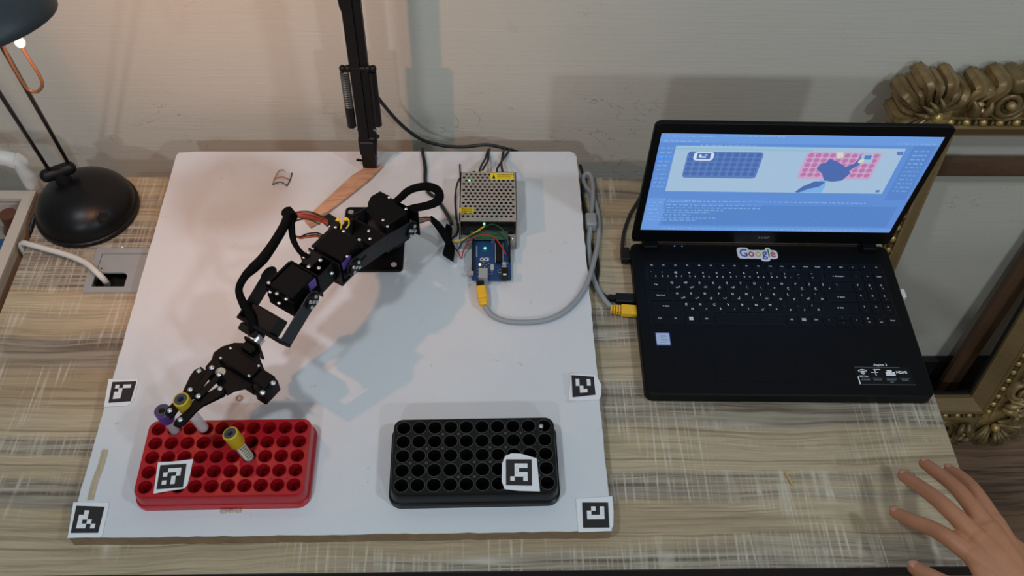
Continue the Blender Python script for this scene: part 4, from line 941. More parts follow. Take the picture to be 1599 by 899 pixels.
MB().box(-0.018, 0.000, y1-0.001, y1+0.006, 0.018, PH-0.005).box(0.012, 0.028, y1-0.001, y1+0.006, 0.018, PH-0.005).build('terminal_block', 'black_plastic', psu, 0)
for x in (-0.0155, -0.009, -0.004): MB().box(x-0.002, x+0.002, y1+0.001, y1+0.005, PH-0.005, PH-0.003).build('terminal_screw', 'plug_yellow', psu, 0)
def warn(name, x0, x1, y0_, y1_, sym):
    L_ = MB().box(x0, x1, y0_, y1_, PH+0.0001, PH+0.0004).build(name, 'label_yellow', psu, 0)
    mb = MB(); hgt = y1_-y0_
    xs = x0+(0.010 if sym else 0.003)
    for k, (f, l) in enumerate(((0.70, 0.9), (0.48, 0.85), (0.22, 0.95))):
        x = xs
        while x < xs+(x1-xs-0.002)*l:
            wd = random.uniform(0.0015, 0.004); wd = min(wd, x1-0.0015-x); mb.box(x, x+wd, y0_+hgt*f, y0_+hgt*f+0.0011, PH+0.0004, PH+0.0005); x += wd+0.0007
    if sym: mb.prism([(x0+0.003, y0_+0.002), (x0+0.0075, y0_+0.002), (x0+0.0052, y1_-0.002)], PH+0.0004, PH+0.0005)
    mb.build('label_print', 'ink_black', psu, 0)
warn('warning_label', 0.0025, 0.0355, y1-0.0155, y1-0.0025, True)
warn('warning_label', -0.0400, -0.0200, y0+0.015, y0+0.0245, False)
MB().sph((-0.0272, y1-0.0165, PH-0.001), 0.0016, nu=8).build('led', 'led_green', psu)
MB().sph((-0.0055, y0-0.002, 0.0335), 0.0016, nu=8).build('led', 'led_green', psu)
for (x, dx, lab) in ((716, 0, 'thin black wire curving down the left side of the power supply'),):
    tag(MB().tube([atb(742, 268, .045), atb(728, 272, .040), atb(716, 282, .030), atb(711, 305, .016), atb(712, 335, .014), atb(715, 358, .014), atb(709, 370, .016), atb(700, 376, .02)], 0.0014, 6).build('wire', 'cable_black'), lab, 'wire')
tag(MB().tube([atb(718, 256, .014), atb(719, 300, .014), atb(718, 345, .016), atb(718, 376, .014)], 0.0010, 6).sph(atb(719, 350, .016), 0.003, nu=8).build('wire', 'cable_black'), 'straight black wire with inline splice beside the power supply', 'wire')
def back_lead(pts, lab, r=0.0017): tag(MB().tube([atb(*p_) for p_ in pts], r, 8).build('supply_lead', 'cable_black'), lab, 'wire', 'leads over the back edge of the board')
back_lead([(748, 268, .040), (752, 258, .036), (758, 247, .020), (761, 237, .0145), (763, 233, -.01)], 'left lead of the left pair going over the board back edge')
back_lead([(752, 268, .040), (757, 259, .036), (762, 250, .022), (763, 238, .0145), (765, 233, -.01)], 'right lead of the left pair going over the board back edge')
back_lead([(776, 269, .040), (777, 262, .034), (784, 251, .022), (793, 238, .0145), (798, 232, -.01)], 'slanting lead of the right pair going over the board back edge')
back_lead([(785, 269, .040), (783, 258, .034), (784, 247, .020), (786, 237, .0145), (788, 232, -.01)], 'upright lead of the right pair going over the board back edge')
tag(MB().tube([atb(660, 232, -.01), atb(660, 238, .0150), atb(664, 262, .0154), atb(664, 282, .0154), atb(669, 300, .0154), atb(682, 310, .0154), atb(692, 325, .0154), atb(701, 340, .020), atb(705, 350, .028)], [0.0024, 0.0024, 0.0028, 0.0026, 0.0030, 0.0022, 0.0028, 0.0030, 0.0030], 8).build('power_lead', 'cable_black'), 'black lead from the board back edge to the robot arm wiring', 'cable')

# ------------------------------------------------------------------ microcontroller board
ux, uy = 0.0083*KB, 0.8155*KB
uno = thing('microcontroller_board', 'blue microcontroller board with lit green and orange lights', 'circuit board', (ux, uy, ZB))
for sx, sy in ((-0.022, -0.03), (0.022, -0.03), (-0.022, 0.03), (0.022, 0.03)): MB().cyl((sx, sy, 0.0002), (sx, sy, 0.006), 0.0025, n=8).build('standoff', 'cream', uno)
MB().rbox(-0.0267, 0.0267, -0.0343, 0.0343, 0.006, 0.0076, 0.002).build('circuit_board', 'pcb_blue', uno, 0)
MB().box(-0.0262, -0.0237, -0.020, 0.032, 0.0076, 0.0160).build('pin_header', 'black_plastic', uno, 0)
MB().box(0.0237, 0.0262, -0.004, 0.032, 0.0076, 0.0160).build('pin_header', 'black_plastic', uno, 0)
MB().box(0.0065, 0.0150, -0.006, 0.030, 0.0076, 0.0125).build('controller_chip', 'black_plastic', uno, 0)
for sx in (0.0052, 0.0155): MB().box(sx, sx+0.0009, -0.005, 0.029, 0.0076, 0.0096).build('chip_pins', 'steel', uno, 0)
MB().box(-0.0170, -0.0050, -0.0395, -0.0225, 0.0076, 0.0186).build('usb_socket', 'silver_grey', uno, 0)
pj = MB().rbox(0.0135, 0.0225, -0.0355, -0.0215, 0.0076, 0.0186, 0.001).build('power_jack', 'black_plastic', uno, 30)
MB().box(0.0155, 0.0200, -0.0350, -0.0325, 0.0187, 0.0189).build('jack_glint', 'ink_white', pj, 0)
for sy in (-0.0165, -0.0105): MB(T(0.0175, sy, 0.0076)).lathe([(0.0031, 0), (0.0031, 0.0056), (0.0005, 0.0058)], 14, False, True).build('capacitor', 'silver_grey', uno, 30)
MB().rbox(-0.0010, 0.0032, -0.020, -0.0095, 0.0076, 0.0112, 0.0018).build('crystal', 'steel', uno, 30)
MB().box(-0.0335, -0.0240, -0.0275, -0.0215, 0.0076, 0.0110).build('reset_button', 'silver_grey', uno, 0)
mb = MB()
for k in range(26): x, y = random.uniform(-0.021, 0.022), random.uniform(-0.031, -0.004); mb.box(x, x+0.0016, y, y+0.001, 0.0076, 0.0084)
mb.build('surface_parts', 'silver_grey', uno, 0)
mb = MB()
for k in range(6): mb.box(0.0005+0.0018*(k % 3), 0.0012+0.0018*(k % 3), 0.031+0.0022*(k//3), 0.0316+0.0022*(k//3), 0.0076, 0.0145)
mb.build('programming_pins', 'steel', uno, 0)
mb = MB()
for cx in (-0.0125, -0.0072):
    mb.loops([[(cx+r*math.cos(2*PI*j/14), 0.0015+r*math.sin(2*PI*j/14), 0.00775) for j in range(14)] for r in (0.0018, 0.0029)], False, False)
mb.box(-0.0040, -0.0033, -0.0012, 0.0042, 0.0076, 0.0078).box(-0.0060, -0.0033, 0.0036, 0.0042, 0.0076, 0.0078).box(-0.0060, -0.0033, -0.0012, -0.0006, 0.0076, 0.0078)
for k in range(9): mb.box(-0.021, -0.019, 0.006+0.0024*k, 0.0068+0.0024*k, 0.0076, 0.0078)
mb.build('board_print', 'ink_white', uno, 0)
MB().sph((-0.0085, 0.0205, 0.0088), 0.0016, nu=8).build('led', 'led_green', uno)
MB().sph((-0.0155, -0.0085, 0.0088), 0.0015, nu=8).build('led', 'led_orange', uno)
def jumper(m, pts, lab, r=0.0009): tag(MB().tube([atb(*p_) for p_ in pts], r, 6).build('jumper_wire', m), lab, 'wire', 'jumper wires of the microcontroller')
jumper('wire_yellow', [(706, 377, .020), (722, 374, .024), (740, 364, .030), (754, 355, .034), (757, 353, .034)], 'yellow jumper wire from the robot arm taped wiring', 0.0012)
jumper('wire_green', [(756, 354, .034), (770, 350, .040), (783, 357, .042), (791, 368, .038), (794, 383, .029)], 'dark green jumper wire arching over to the blue circuit board')
jumper('cable_black', [(706, 378, .020), (714, 390, .022), (722, 378, .030), (738, 366, .038), (758, 360, .042), (776, 362, .042), (788, 373, .038), (792, 388, .030)], 'black jumper wire arching over to the blue circuit board')
jumper('wire_red', [(708, 382, .019), (715, 394, .018), (721, 403, .016), (724, 390, .022), (735, 374, .030), (752, 367, .036), (769, 369, .038), (780, 380, .036), (790, 397, .030)], 'red jumper wire arching over to the blue circuit board')
jumper('cable_black', [(795, 369, .022), (795, 380, .030)], 'short black jumper wire plugged in beside the power supply', 0.0018)

# ------------------------------------------------------------------ USB and laptop cables
usb = thing('usb_cable', 'grey USB cable with yellow plugs from circuit board to laptop', 'cable', at(753, 450, ZB))
so = usb.location
def US(l): return [at(*p_)-so for p_ in l]
zu = 0.0355
MB().tube(US([(757, 478, .032), (768, 492, .0266), (790, 501, .0258), (820, 503, .0258), (850, 500, .0258), (876, 490, .0258), (897, 473, .0260), (912, 452, .0268), (921, 431, .0262), (928, 405, .018), (934, 375, .0070), (935, 345, .0050), (930, 318, .0050), (922, 300, .0050), (914, 290, .0050), (911, 279, .0060), (915, 271, .008), (922, 274, .008), (926, 290, .0095), (925, 320, .0095), (922, 345, .0095)]), 0.0036, 10).tube(US([(922, 352, .0095), (919, 380, .0090), (921, 405, .0090), (925, 430, .0080), (934, 452, .007), (944, 468, .007), (955, 480, .008)]), 0.0038, 10).build('cord', 'cable_grey', usb)
fq = US([(923, 346, .0095)])[0]
MB(T(*fq)).rbox(-0.0085, 0.0075, -0.013, 0.011, -0.007, 0.009, 0.003, 0.002).build('ferrite_core', 'cable_grey', usb, 30)
q = US([(750, 444, zu)])[0]; q2 = US([(755, 478, .032)])[0]; d = (q2-q); 
Mq = T(*q) @ RZ(math.atan2(d.y, d.x))
MB(Mq).rbox(0.004, 0.024, -0.0062, 0.0062, -0.0055, 0.0045, 0.002, 0.0012).prism([(0.024, -0.006), (0.034, -0.0042), (0.034, 0.0042), (0.024, 0.006)], -0.0050, 0.0030, 0.001).build('plug', 'plug_yellow', usb, 30)
MB(Mq).box(-0.004, 0.004, -0.0050, 0.0050, -0.0045, 0.0035).build('plug_shell', 'black_plastic', usb, 0)
q = at(958, 483, .0095)-so; q2 = at(995, 486, .0095)-so; d = q2-q; L_ = d.length
Mq = T(*q) @ RZ(math.atan2(d.y, d.x))
MB(Mq).rbox(0.010, L_+0.001, -0.0078, 0.0078, -0.0042, 0.0042, 0.0015, 0.001).build('plug', 'plug_yellow', usb, 30)
for k in range(4): MB(Mq).rbox(-0.004+0.0036*k, -0.0016+0.0036*k, -0.0046-0.0004*k, 0.0046+0.0004*k, -0.0034, 0.0034, 0.0008).build('strain_relief', 'plug_yellow', usb, 30)
ub = thing('usb_cable', 'thin black USB cable beside the yellow plug at the laptop', 'cable', at(930, 430, 0)); so = ub.location
MB().tube([at(*p_)-so for p_ in ((906, 258, .004), (909, 268, .006), (913, 280, .006), (909, 295, .0045), (911, 315, .0045), (915, 335, .0045), (920, 372, .0040), (931, 395, .004), (934, 420, .004), (932, 440, .004), (937, 455, .005), (950, 465, .008))], 0.0024, 8).build('cord', 'cable_black', ub)
q = at(952, 465, .0085)-so; q2 = at(992, 467, .0085)-so; Mq = T(*q) @ RZ(math.atan2((q2-q).y, (q2-q).x)); L_ = (q2-q).length
MB(Mq).rbox(0.008, L_, -0.0072, 0.0072, -0.004, 0.004, 0.0015, 0.001).rbox(-0.002, 0.008, -0.004, 0.004, -0.003, 0.003, 0.001).build('plug', 'black_plastic', ub, 30)
pw = thing('laptop_charger_lead', 'black charger lead with barrel plug at the laptop back corner', 'cable', at(975, 395, 0)); so = pw.location
MB().tube([at(*p_)-so for p_ in ((1005, 300, .003), (994, 318, .003), (984, 335, .003), (975, 360, .004), (972, 380, .007), (972, 392, .009))], 0.0026, 8).build('cord', 'cable_black', pw)
q = at(976, 398, .010)-so
MB(T(*q)).rbox(-0.006, 0.006, -0.012, 0.010, -0.006, 0.006, 0.002, 0.001).rbox(0.004, 0.018, -0.011, -0.001, -0.0055, 0.0055, 0.002, 0.001).build('plug', 'black_plastic', pw, 30)

# ------------------------------------------------------------------ laptop
LX, LY, LA = 0.19953, 0.5997, -0.01579
lap = thing('laptop', 'open black laptop showing a blue-tinted screen on the oak desk', 'laptop', (LX, LY, 0), (0, 0, LA))
ZD = 0.0195
MB().rbox(0, 0.363, 0, 0.2475, 0.0022, ZD, 0.010, 0.0016, 5).build('base', 'laptop_black', lap, 30)
for sx, sy in ((0.03, 0.025), (0.333, 0.025), (0.03, 0.225), (0.333, 0.225)): MB().cyl((sx, sy, 0.0002), (sx, sy, 0.0022), 0.007, n=12).build('rubber_foot', 'black_plastic', lap)
MB().rbox(0.0905, 0.1945, 0.0195, 0.0945, ZD-0.0002, ZD+0.0002, 0.002).build('touchpad', 'laptop_black', lap, 0)
MB().rbox(0.0165, 0.3475, 0.1055, 0.2135, ZD-0.0002, ZD+0.0001, 0.003).build('keyboard_tray', 'bezel_black', lap, 0)
keys = []                                       # (cx, cy, w, h, [(text, dx, dy, size)])
def K(cx, cy, w, h, *leg): keys.append((cx/1000, cy/1000, w/1000, h/1000, leg))
fr = ['Esc', 'F1', 'F2', 'F3', 'F4', 'F5', 'F6', 'F7', 'F8', 'F9', 'F10', 'F11', 'F12', 'PrtSc', 'Pause', 'Ins', 'Del', '/', '*', '\u23fb']
for i, s_ in enumerate(fr): K(26.4+16.41*i, 205.8, 14.6, 9.0, (s_ if i < 19 else 'O', 0, 0.6, 3.0 if i else 2.6))
K(27.6, 190.3, 12.0, 15.6, ('`', -3, 3.4, 4), ('\u0630', 2.5, -3.2, 4))
for i, (a, b, c_) in enumerate(zip('1234567890-=', '!@#$%^&*()_+', ['\u0661', '\u0662', '\u0663', '\u0664', '\u0665', '\u0666', '\u0667', '\u0668', '\u0669', '\u0660', '', ''])):
    K(43.4+18.75*i, 190.3, 16.6, 15.6, (b, -4, 3.6, 4), (a, -4, -3.2, 4), (c_, 3.5, -3.2, 4))
K(281.5, 190.3, 37.5, 15.6, ('\u2190 Backspace', 0, 0, 3.0))
for i, s_ in enumerate(('-', '+', 'Num')): K(306.0+16.0*i+(0.0), 190.3, 14.2, 15.6, (s_, 0, 0, 3.6 if i < 2 else 3.0))
AR = {'Q': '\u0636', 'W': '\u0635', 'E': '\u062b', 'R': '\u0642', 'T': '\u0641', 'Y': '\u063a', 'U': '\u0639', 'I': '\u0647', 'O': '\u062e', 'P': '\u062d', '[': '\u062c', ']': '\u062f',
      'A': '\u0634', 'S': '\u0633', 'D': '\u064a', 'F': '\u0628', 'G': '\u0644', 'H': '\u0627', 'J': '\u062a', 'K': '\u0646', 'L': '\u0645', ';': '\u0643', "'": '\u0637',
      'Z': '\u0626', 'X': '\u0621', 'C': '\u0624', 'V': '\u0631', 'B': '\u0627', 'N': '\u0649', 'M': '\u0629', ',': '\u0648', '.': '\u0632', '/': '\u0638'}
K(31.0, 172.4, 25.0, 16.4, ('Tab', -2, 0, 3.0))
for i, s_ in enumerate('QWERTYUIOP[]'): K(55.0+18.75*i, 172.4, 16.6, 16.4, (s_, -4, 3.4, 4.6), (AR[s_], 3.5, -3.0, 4.6))
K(284.5, 172.4, 26.5, 16.4, ('\\', -8, 3, 4))
K(33.4, 154.2, 30.0, 16.4, ('Caps Lock', 0, 0, 2.8))
for i, s_ in enumerate("ASDFGHJKL;'"): K(60.0+18.75*i, 154.2, 16.6, 16.4, (s_, -4, 3.4, 4.6), (AR[s_], 3.5, -3.0, 4.6))
K(277.5, 154.2, 41.5, 16.4, ('\u2190 Enter', 0, 0, 3.0))
K(38.6, 136.0, 40.0, 16.4, ('\u21e7 Shift', 0, 0, 3.0))
for i, s_ in enumerate('ZXCVBNM,./'): K(70.2+18.75*i, 136.0, 16.6, 16.4, (s_, -4, 3.4, 4.6), (AR[s_], 3.5, -3.0, 4.6))
K(272.5, 136.0, 51.0, 16.4, ('\u21e7 Shift', 0, 0, 3.0))
for cx, wd, s_ in ((28.6, 19, 'Ctrl'), (49.6, 18.6, 'Fn'), (70.0, 17.6, 'WIN'), (90.4, 18.6, 'Alt'), (148.0, 93.0, ''), (203.6, 14.4, 'Alt'), (219.6, 14.0, 'MENU'), (235.8, 14.4, 'Ctrl'), (252.8, 15.6, '\u25c2'), (290.0, 14.6, '\u25b8')):
    K(cx, 116.0, wd, 17.6, (s_, 0, 0, 3.2) if s_ not in ('WIN', 'MENU') else (s_, 0, 0, 0))
K(271.5, 120.8, 18.4, 8.2, ('\u25b4', 0, 0, 3)); K(271.5, 111.2, 18.4, 8.2, ('\u25be', 0, 0, 3))
for r_, cy in zip((('7', '8', '9'), ('4', '5', '6'), ('1', '2', '3')), (172.4, 154.2, 136.0)):
    for i, s_ in enumerate(r_): K(306.0+16.0*i, cy, 14.2, 16.4, (s_, -1, 2.5, 4.2), (('\u066b', '\u0668', '\u0669')[i] if s_ in '789' else '\u0660', 0.5, -3.2, 3.0))
K(306.0, 116.0, 14.2, 17.6, ('0', -1, 2.8, 4.2), ('Ins', 0, -3, 2.6)); K(322.0, 116.0, 14.2, 17.6, ('.', -1, 2.8, 4.2), ('Del', 0, -3, 2.6)); K(338.0, 116.0, 14.2, 17.6, ('Enter', 0, 0, 2.8))
kc = {}
for cx, cy, wd, hd, leg in keys:
    kk = (round(wd, 4), round(hd, 4))
    if kk not in kc: k_ = MB().prism(rrect(-wd/2, wd/2, -hd/2, hd/2, 0.0012, 2), 0, 0.0012, 0.0004).build('key', 'key_black', lap, 0); kc[kk] = k_
    else: k_ = dup(kc[kk], lap)
    k_.matrix_local = T(cx, cy, ZD+0.0001)
    mb = MB(); zt = 0.00128
    for s_, dx, dy, sz in leg:
        if s_ == 'WIN':
            for a in (-1, 1):
                for b in (-1, 1): mb.box(a*0.0014-0.0012, a*0.0014+0.0012, b*0.0014-0.0012, b*0.0014+0.0012, zt-0.0001, zt)
        elif s_ == 'MENU':
            for a in (-1, 0, 1): mb.box(-0.0020, 0.0020, a*0.0015-0.0004, a*0.0015+0.0004, zt-0.0001, zt)
            mb.box(-0.0026, -0.0022, -0.0024, 0.0024, zt-0.0001, zt).box(0.0022, 0.0026, -0.0024, 0.0024, zt-0.0001, zt)
        elif s_: put_text(mb, s_, dx/1000, dy/1000, sz/1000, zt, 0.012)
    if mb.v: mb.build('legend', 'legend', k_, 0)
# palm-rest stickers
sk = MB().rbox(0.0195, 0.0395, 0.0725, 0.0940, ZD, ZD+0.0002, 0.001).build('processor_sticker', 'sticker_blue', lap, 0)
MB().rbox(0.0208, 0.0382, 0.0745, 0.0928, ZD+0.0002, ZD+0.0003, 0.0008).build('sticker_field', 'sticker_intel', sk, 0)
mb = MB().box(0.0255, 0.0345, 0.0874, 0.0886, ZD+0.0003, ZD+0.0004).box(0.0250, 0.0330, 0.0850, 0.0856, ZD+0.0003, ZD+0.0004).box(0.0265, 0.0355, 0.0812, 0.0826, ZD+0.0003, ZD+0.0004).box(0.0255, 0.0335, 0.0780, 0.0786, ZD+0.0003, ZD+0.0004)
mb.build('sticker_print', 'sticker_teal', sk, 0)
inf = MB().prism([(0.2690, 0.0150), (0.3420, 0.0150), (0.3400, 0.0430), (0.2690, 0.0430)], ZD, ZD+0.00015).build('feature_sticker', 'bezel_black', lap, 0)
zs = ZD+0.0003; mb = MB()
put_text(mb, 'Aspire 3', 0.3040, 0.0462, 0.0052, zs, 0.014)
mb.box(0.2708, 0.2722, 0.0172, 0.0285, zs-0.0001, zs)
for r0, r1 in ((0.0, 0.0012), (0.0024, 0.0036), (0.0048, 0.0060), (0.0072, 0.0084)):    # wireless symbol
    n = 10; vs = []
    for k in range(n+1):
        a = math.radians(45+90*k/n); vs += [(0.2790+r0*math.cos(a), 0.0312+r0*math.sin(a), zs), (0.2790+r1*math.cos(a), 0.0312+r1*math.sin(a), zs)]
    mb.add(vs, [(2*k, 2*k+1, 2*k+3, 2*k+2) for k in range(n)])
put_text(mb, '802.11ac', 0.2790, 0.0290, 0.0030, zs, 0.02)
mb.box(0.2935, 0.3020, 0.0388, 0.0398, zs-0.0001, zs).box(0.2945, 0.2955, 0.0300, 0.0388, zs-0.0001, zs).box(0.2895, 0.2985, 0.0346, 0.0354, zs-0.0001, zs)
mb.box(0.3080, 0.3200, 0.0300, 0.0325, zs-0.0001, zs).box(0.3165, 0.3200, 0.0330, 0.0358, zs-0.0001, zs).box(0.3080, 0.3160, 0.0330, 0.0358, zs-0.0001, zs).box(0.3100, 0.3165, 0.0362, 0.0388, zs-0.0001, zs)
put_text(mb, 'HDMI', 0.3285, 0.0350, 0.0056, zs, 0.03)
mb.build('sticker_marks', 'legend', inf, 0)
mb = MB().box(0.2700, 0.3280, 0.0424, 0.0428, zs-0.0001, zs).box(0.2735, 0.3420, 0.0166, 0.0170, zs-0.0001, zs)
for a, b in ((0.2740, 0.2860), (0.2895, 0.3020), (0.3060, 0.3205), (0.3240, 0.3370)): mb.box(a, b, 0.0262, 0.0265, zs-0.0001, zs)
for a, b, y in ((0.2745, 0.2855, 0.0238), (0.2905, 0.3005, 0.0238), (0.3070, 0.3190, 0.0238), (0.3105, 0.3155, 0.0206), (0.3260, 0.3345, 0.0238)):
    x = a
    while x < b: wd = random.uniform(0.0010, 0.0026); mb.box(x, min(x+wd, b), y-0.0006, y+0.0006, zs-0.0001, zs); x += wd+0.0005
mb.build('sticker_lines', 'legend_dim', inf, 0)
# colourful word sticker above the keyboard
gs = None; xo = 0.0; wb = MB(); letters = []
for ch_, mc in zip('Google', ('g_blue', 'g_red', 'g_yellow', 'g_blue', 'g_green', 'g_red')):
    vs, fs = text_geo(ch_, 0.012); x0 = min(v[0] for v in vs); x1 = max(v[0] for v in vs); letters.append((ch_, mc, xo-x0, x1-x0)); xo += (x1-x0)+0.07
tot = xo-0.07; sc_ = 0.050/tot; ys = {}
base_y = {}
for ch_, mc, dx, wd in letters:
    vs, fs = text_geo(ch_, 0.012); ys[ch_] = (min(v[1] for v in vs), max(v[1] for v in vs))
# letters are centred vertically one by one: shift each to a common baseline
full = text_geo('Google', 0.0)
def gy(ch_): return {'G': 0.0, 'o': 0.0, 'g': 0.0, 'l': 0.0, 'e': 0.0}[ch_]
bx0, by0 = 0.1520, 0.2300
def blobs(z):
    mb = MB(); x = bx0
    for q_, (ch_, mc, dx, wd) in enumerate(letters):
        w_ = wd*sc_; cx = x+w_/2
        hb = {'G': (-0.0065, 0.0085), 'o': (-0.0065, 0.0040), 'g': (-0.0110, 0.0040), 'l': (-0.0065, 0.0085), 'e': (-0.0065, 0.0040)}[ch_]
        mb.prism(rrect(cx-w_/2-0.0032, cx+w_/2+0.0032, hb[0]+by0-0.0026, hb[1]+by0+0.0026, min(0.0048, w_/2+0.0030), 6), z, z+0.0002+0.00004*q_); x += w_+0.07*sc_
    return mb
gs = blobs(ZD).build('word_sticker', 'paper', lap, 0)
x = bx0
for ch_, mc, dx, wd in letters:
    vs, fs = text_geo(ch_, 0.012); y0_, y1_ = ys[ch_]; w_ = wd*sc_; x0 = min(v[0] for v in vs)
    hb = {'G': (-0.0062, 0.0082), 'o': (-0.0062, 0.0036), 'g': (-0.0106, 0.0036), 'l': (-0.0062, 0.0082), 'e': (-0.0062, 0.0036)}[ch_]
    kx = sc_; ky = (hb[1]-hb[0])/(y1_-y0_)
    MB().add([(x+(v[0]-x0)*kx, by0+hb[0]+(v[1]-y0_)*ky, ZD+0.0006) for v in vs], fs).build('letter', mc, gs, 0); x += w_+0.07*sc_
for x in (0.0622, 0.0728): MB().sph((x, 0.2425, ZD), 0.0009, nu=6, nv=4).build('status_light', 'led_blue', lap)
# lid, standing slightly forward of upright
tl = math.radians(3.6)
ML = T(0, 0.2470, 0.0205) @ Matrix(((1, 0, 0, 0), (0, -math.sin(tl), -math.cos(tl), 0), (0, math.cos(tl), -math.sin(tl), 0), (0, 0, 0, 1)))
MB(ML).prism(rrect(0, 0.363, 0.006, 0.2385, 0.009, 5), -0.004, 0.0026, 0.001).build('lid', 'laptop_black', lap, 30)
SX0, SX1, SY0, SY1 = 0.0095, 0.3540, 0.0335, 0.2225
mb = MB(ML)
for a, b, c_, d in ((0.002, SX0, 0.008, 0.2365), (SX1, 0.361, 0.008, 0.2365), (SX0, SX1, 0.008, SY0), (SX0, SX1, SY1, 0.2365)): mb.box(a, b, c_, d, 0.0024, 0.0036)
mb.build('bezel', 'bezel_black', lap, 0)
put_text(MB(ML), 'acer', 0.1830, 0.0205, 0.0095, 0.0038, 0.01).build('lid_badge', 'legend_dim', lap, 0)
MB(ML).cyl((0.1830, 0.2300, 0.0034), (0.1830, 0.2300, 0.0040), 0.0012, n=8).build('camera_eye', 'hole_dark', lap, 0)
for a, b in ((0.0170, 0.0370), (0.3245, 0.3445)): MB().rbox(a, b, 0.2330, 0.2540, 0.012, 0.0290, 0.002, 0.001).build('hinge', 'key_black', lap, 30)
MB().box(0.0380, 0.3235, 0.2478, 0.2490, 0.018, 0.0205).build('hinge_gap_light', 'copper', lap, 0)  # bronze strip drawn in place of the line of light in the hinge gap
scr = MB(ML).box(SX0, SX1, SY0, SY1, 0.0026, 0.0029).build('screen', 'scr_blue', lap, 0)
MLw = T(LX, LY, 0) @ RZ(LA) @ ML; MLi = MLw.inverted()
def LD(px, py):                                  # photo point on the screen plane -> lid coordinates
    o = MLi @ CPOS; d = (MLi.to_3x3() @ ray(px, py)); t = (0.0029-o.z)/d.z; p_ = o+d*t; return p_.x, p_.y
def scr_poly(mb, pts, z=0.0030): mb.poly([(x, y, z) for x, y in pts]); return mb
def R4(x0, x1, y0, y1): return [(x0, y0), (x1, y0), (x1, y1), (x0, y1)]
def part(mb, name, m): return mb.build(name, m, scr, 0)
part(scr_poly(MB(ML), R4(SX0, SX1, 0.2060, SY1)), 'title_bar', 'scr_bar')
part(scr_poly(MB(ML), R4(SX0, SX1, SY0, 0.0425)), 'task_bar', 'scr_bar')
part(scr_poly(MB(ML), R4(SX0, 0.0330, 0.0425, 0.1010)), 'side_bar', 'scr_bar')
ed = [LD(1418, 232), LD(1462, 236), LD(1395, 348), LD(1330, 348)]
part(scr_poly(MB(ML), R4(0.3225, 0.3500, 0.1030, 0.2060)), 'editor_pane', 'scr_editor')
part(scr_poly(MB(ML), R4(0.0360, 0.3450, 0.0460, 0.0890)), 'console_pane', 'scr_editor')
wx0, wy1 = LD(1056, 227); wx1, _ = LD(1416, 230); _, wy0 = LD(1040, 298)
part(scr_poly(MB(ML), R4(wx0, wx1, wy0, wy1), 0.0031), 'camera_window', 'scr_win')
part(scr_poly(MB(ML), R4(wx0, wx0+0.17, wy1-0.0075, wy1-0.003), 0.0032), 'window_title', 'scr_teal')
# dark rack seen by the camera
rx0, rx1, ry0, ry1 = 0.0530, 0.1470, 0.1585, 0.2095
rx0, ry1 = LD(1076, 236); rx1, _ = LD(1194, 237); _, ry0 = LD(1068, 277)
rx0 -= 0.001
part(scr_poly(MB(ML), rrect(rx0, rx1, ry0, ry1, 0.005), 0.0032), 'rack_picture', 'scr_rack')
mb = MB(ML)
for j in range(5):
    for i in range(10):
        cx, cy = rx0+(i+0.55)*(rx1-rx0)/10.2, ry0+0.004+(j+0.5)*(ry1-ry0-0.005)/5; mb.poly([(cx+0.0038*math.cos(2*PI*k/10), cy+0.0038*math.sin(2*PI*k/10), 0.0033) for k in range(10)])
part(mb, 'rack_picture_holes', 'scr_hole')
tx, ty = LD(1099, 243)
part(scr_poly(MB(ML), rrect(tx-0.0125, tx+0.0125, ty-0.0085, ty+0.0075, 0.005), 0.0034), 'marker_picture', 'scr_white')
part(scr_poly(MB(ML), R4(tx-0.0085, tx+0.0085, ty-0.0055, ty+0.0055), 0.0035), 'marker_picture_square', 'scr_hole')
mb = MB(ML)
for a, b, c_, d in ((-0.006, -0.003, -0.003, 0.003), (-0.003, 0.003, -0.003, -0.0005), (0.001, 0.004, 0.001, 0.003)): scr_poly(mb, R4(tx+a, tx+b, ty+c_, ty+d), 0.0036)
part(mb, 'marker_picture_cells', 'scr_white')
# red rack and arm seen by the camera
px0, py1 = LD(1262, 237); px1, _ = LD(1378, 238); _, py0 = LD(1245, 279)
part(scr_poly(MB(ML), rrect(px0-0.001, px1+0.001, py0, py1, 0.004), 0.0032), 'red_rack_picture', 'scr_pink')
mb = MB(ML)
for j in range(5):
    for i in range(10):
        cx, cy = px0+0.001+(i+0.5)*(px1-px0-0.002)/10, py0+0.004+(j+0.5)*(py1-py0-0.005)/5; mb.poly([(cx+0.0038*math.cos(2*PI*k/10), cy+0.0040*math.sin(2*PI*k/10), 0.0033) for k in range(10)])
part(mb, 'red_rack_picture_holes', 'scr_rose')
def lp(l): return [LD(1220+x*260/1375, 200+y*170/899) for x, y in l]
part(scr_poly(MB(ML), lp([(370, 460), (330, 530), (120, 530), (200, 470), (300, 440), (340, 420)]), 0.0033), 'arm_glow_picture', 'scr_glow')
part(scr_poly(MB(ML), lp([(290, 330), (330, 290), (370, 280), (400, 250), (450, 270), (490, 290), (530, 320), (600, 290), (660, 230), (690, 240), (640, 300), (560, 350), (570, 370), (500, 430), (420, 440), (350, 430), (340, 380)]), 0.0034), 'arm_picture', 'scr_arm')
part(scr_poly(MB(ML), lp([(110, 525), (180, 475), (280, 435), (370, 440), (310, 480), (220, 500), (140, 530)]), 0.0035), 'arm_link_picture', 'scr_arm')
mb = MB(ML); scr_poly(mb, lp([(670, 212), (765, 212), (745, 285), (640, 285)]), 0.0035); part(mb, 'tag_picture', 'scr_win')
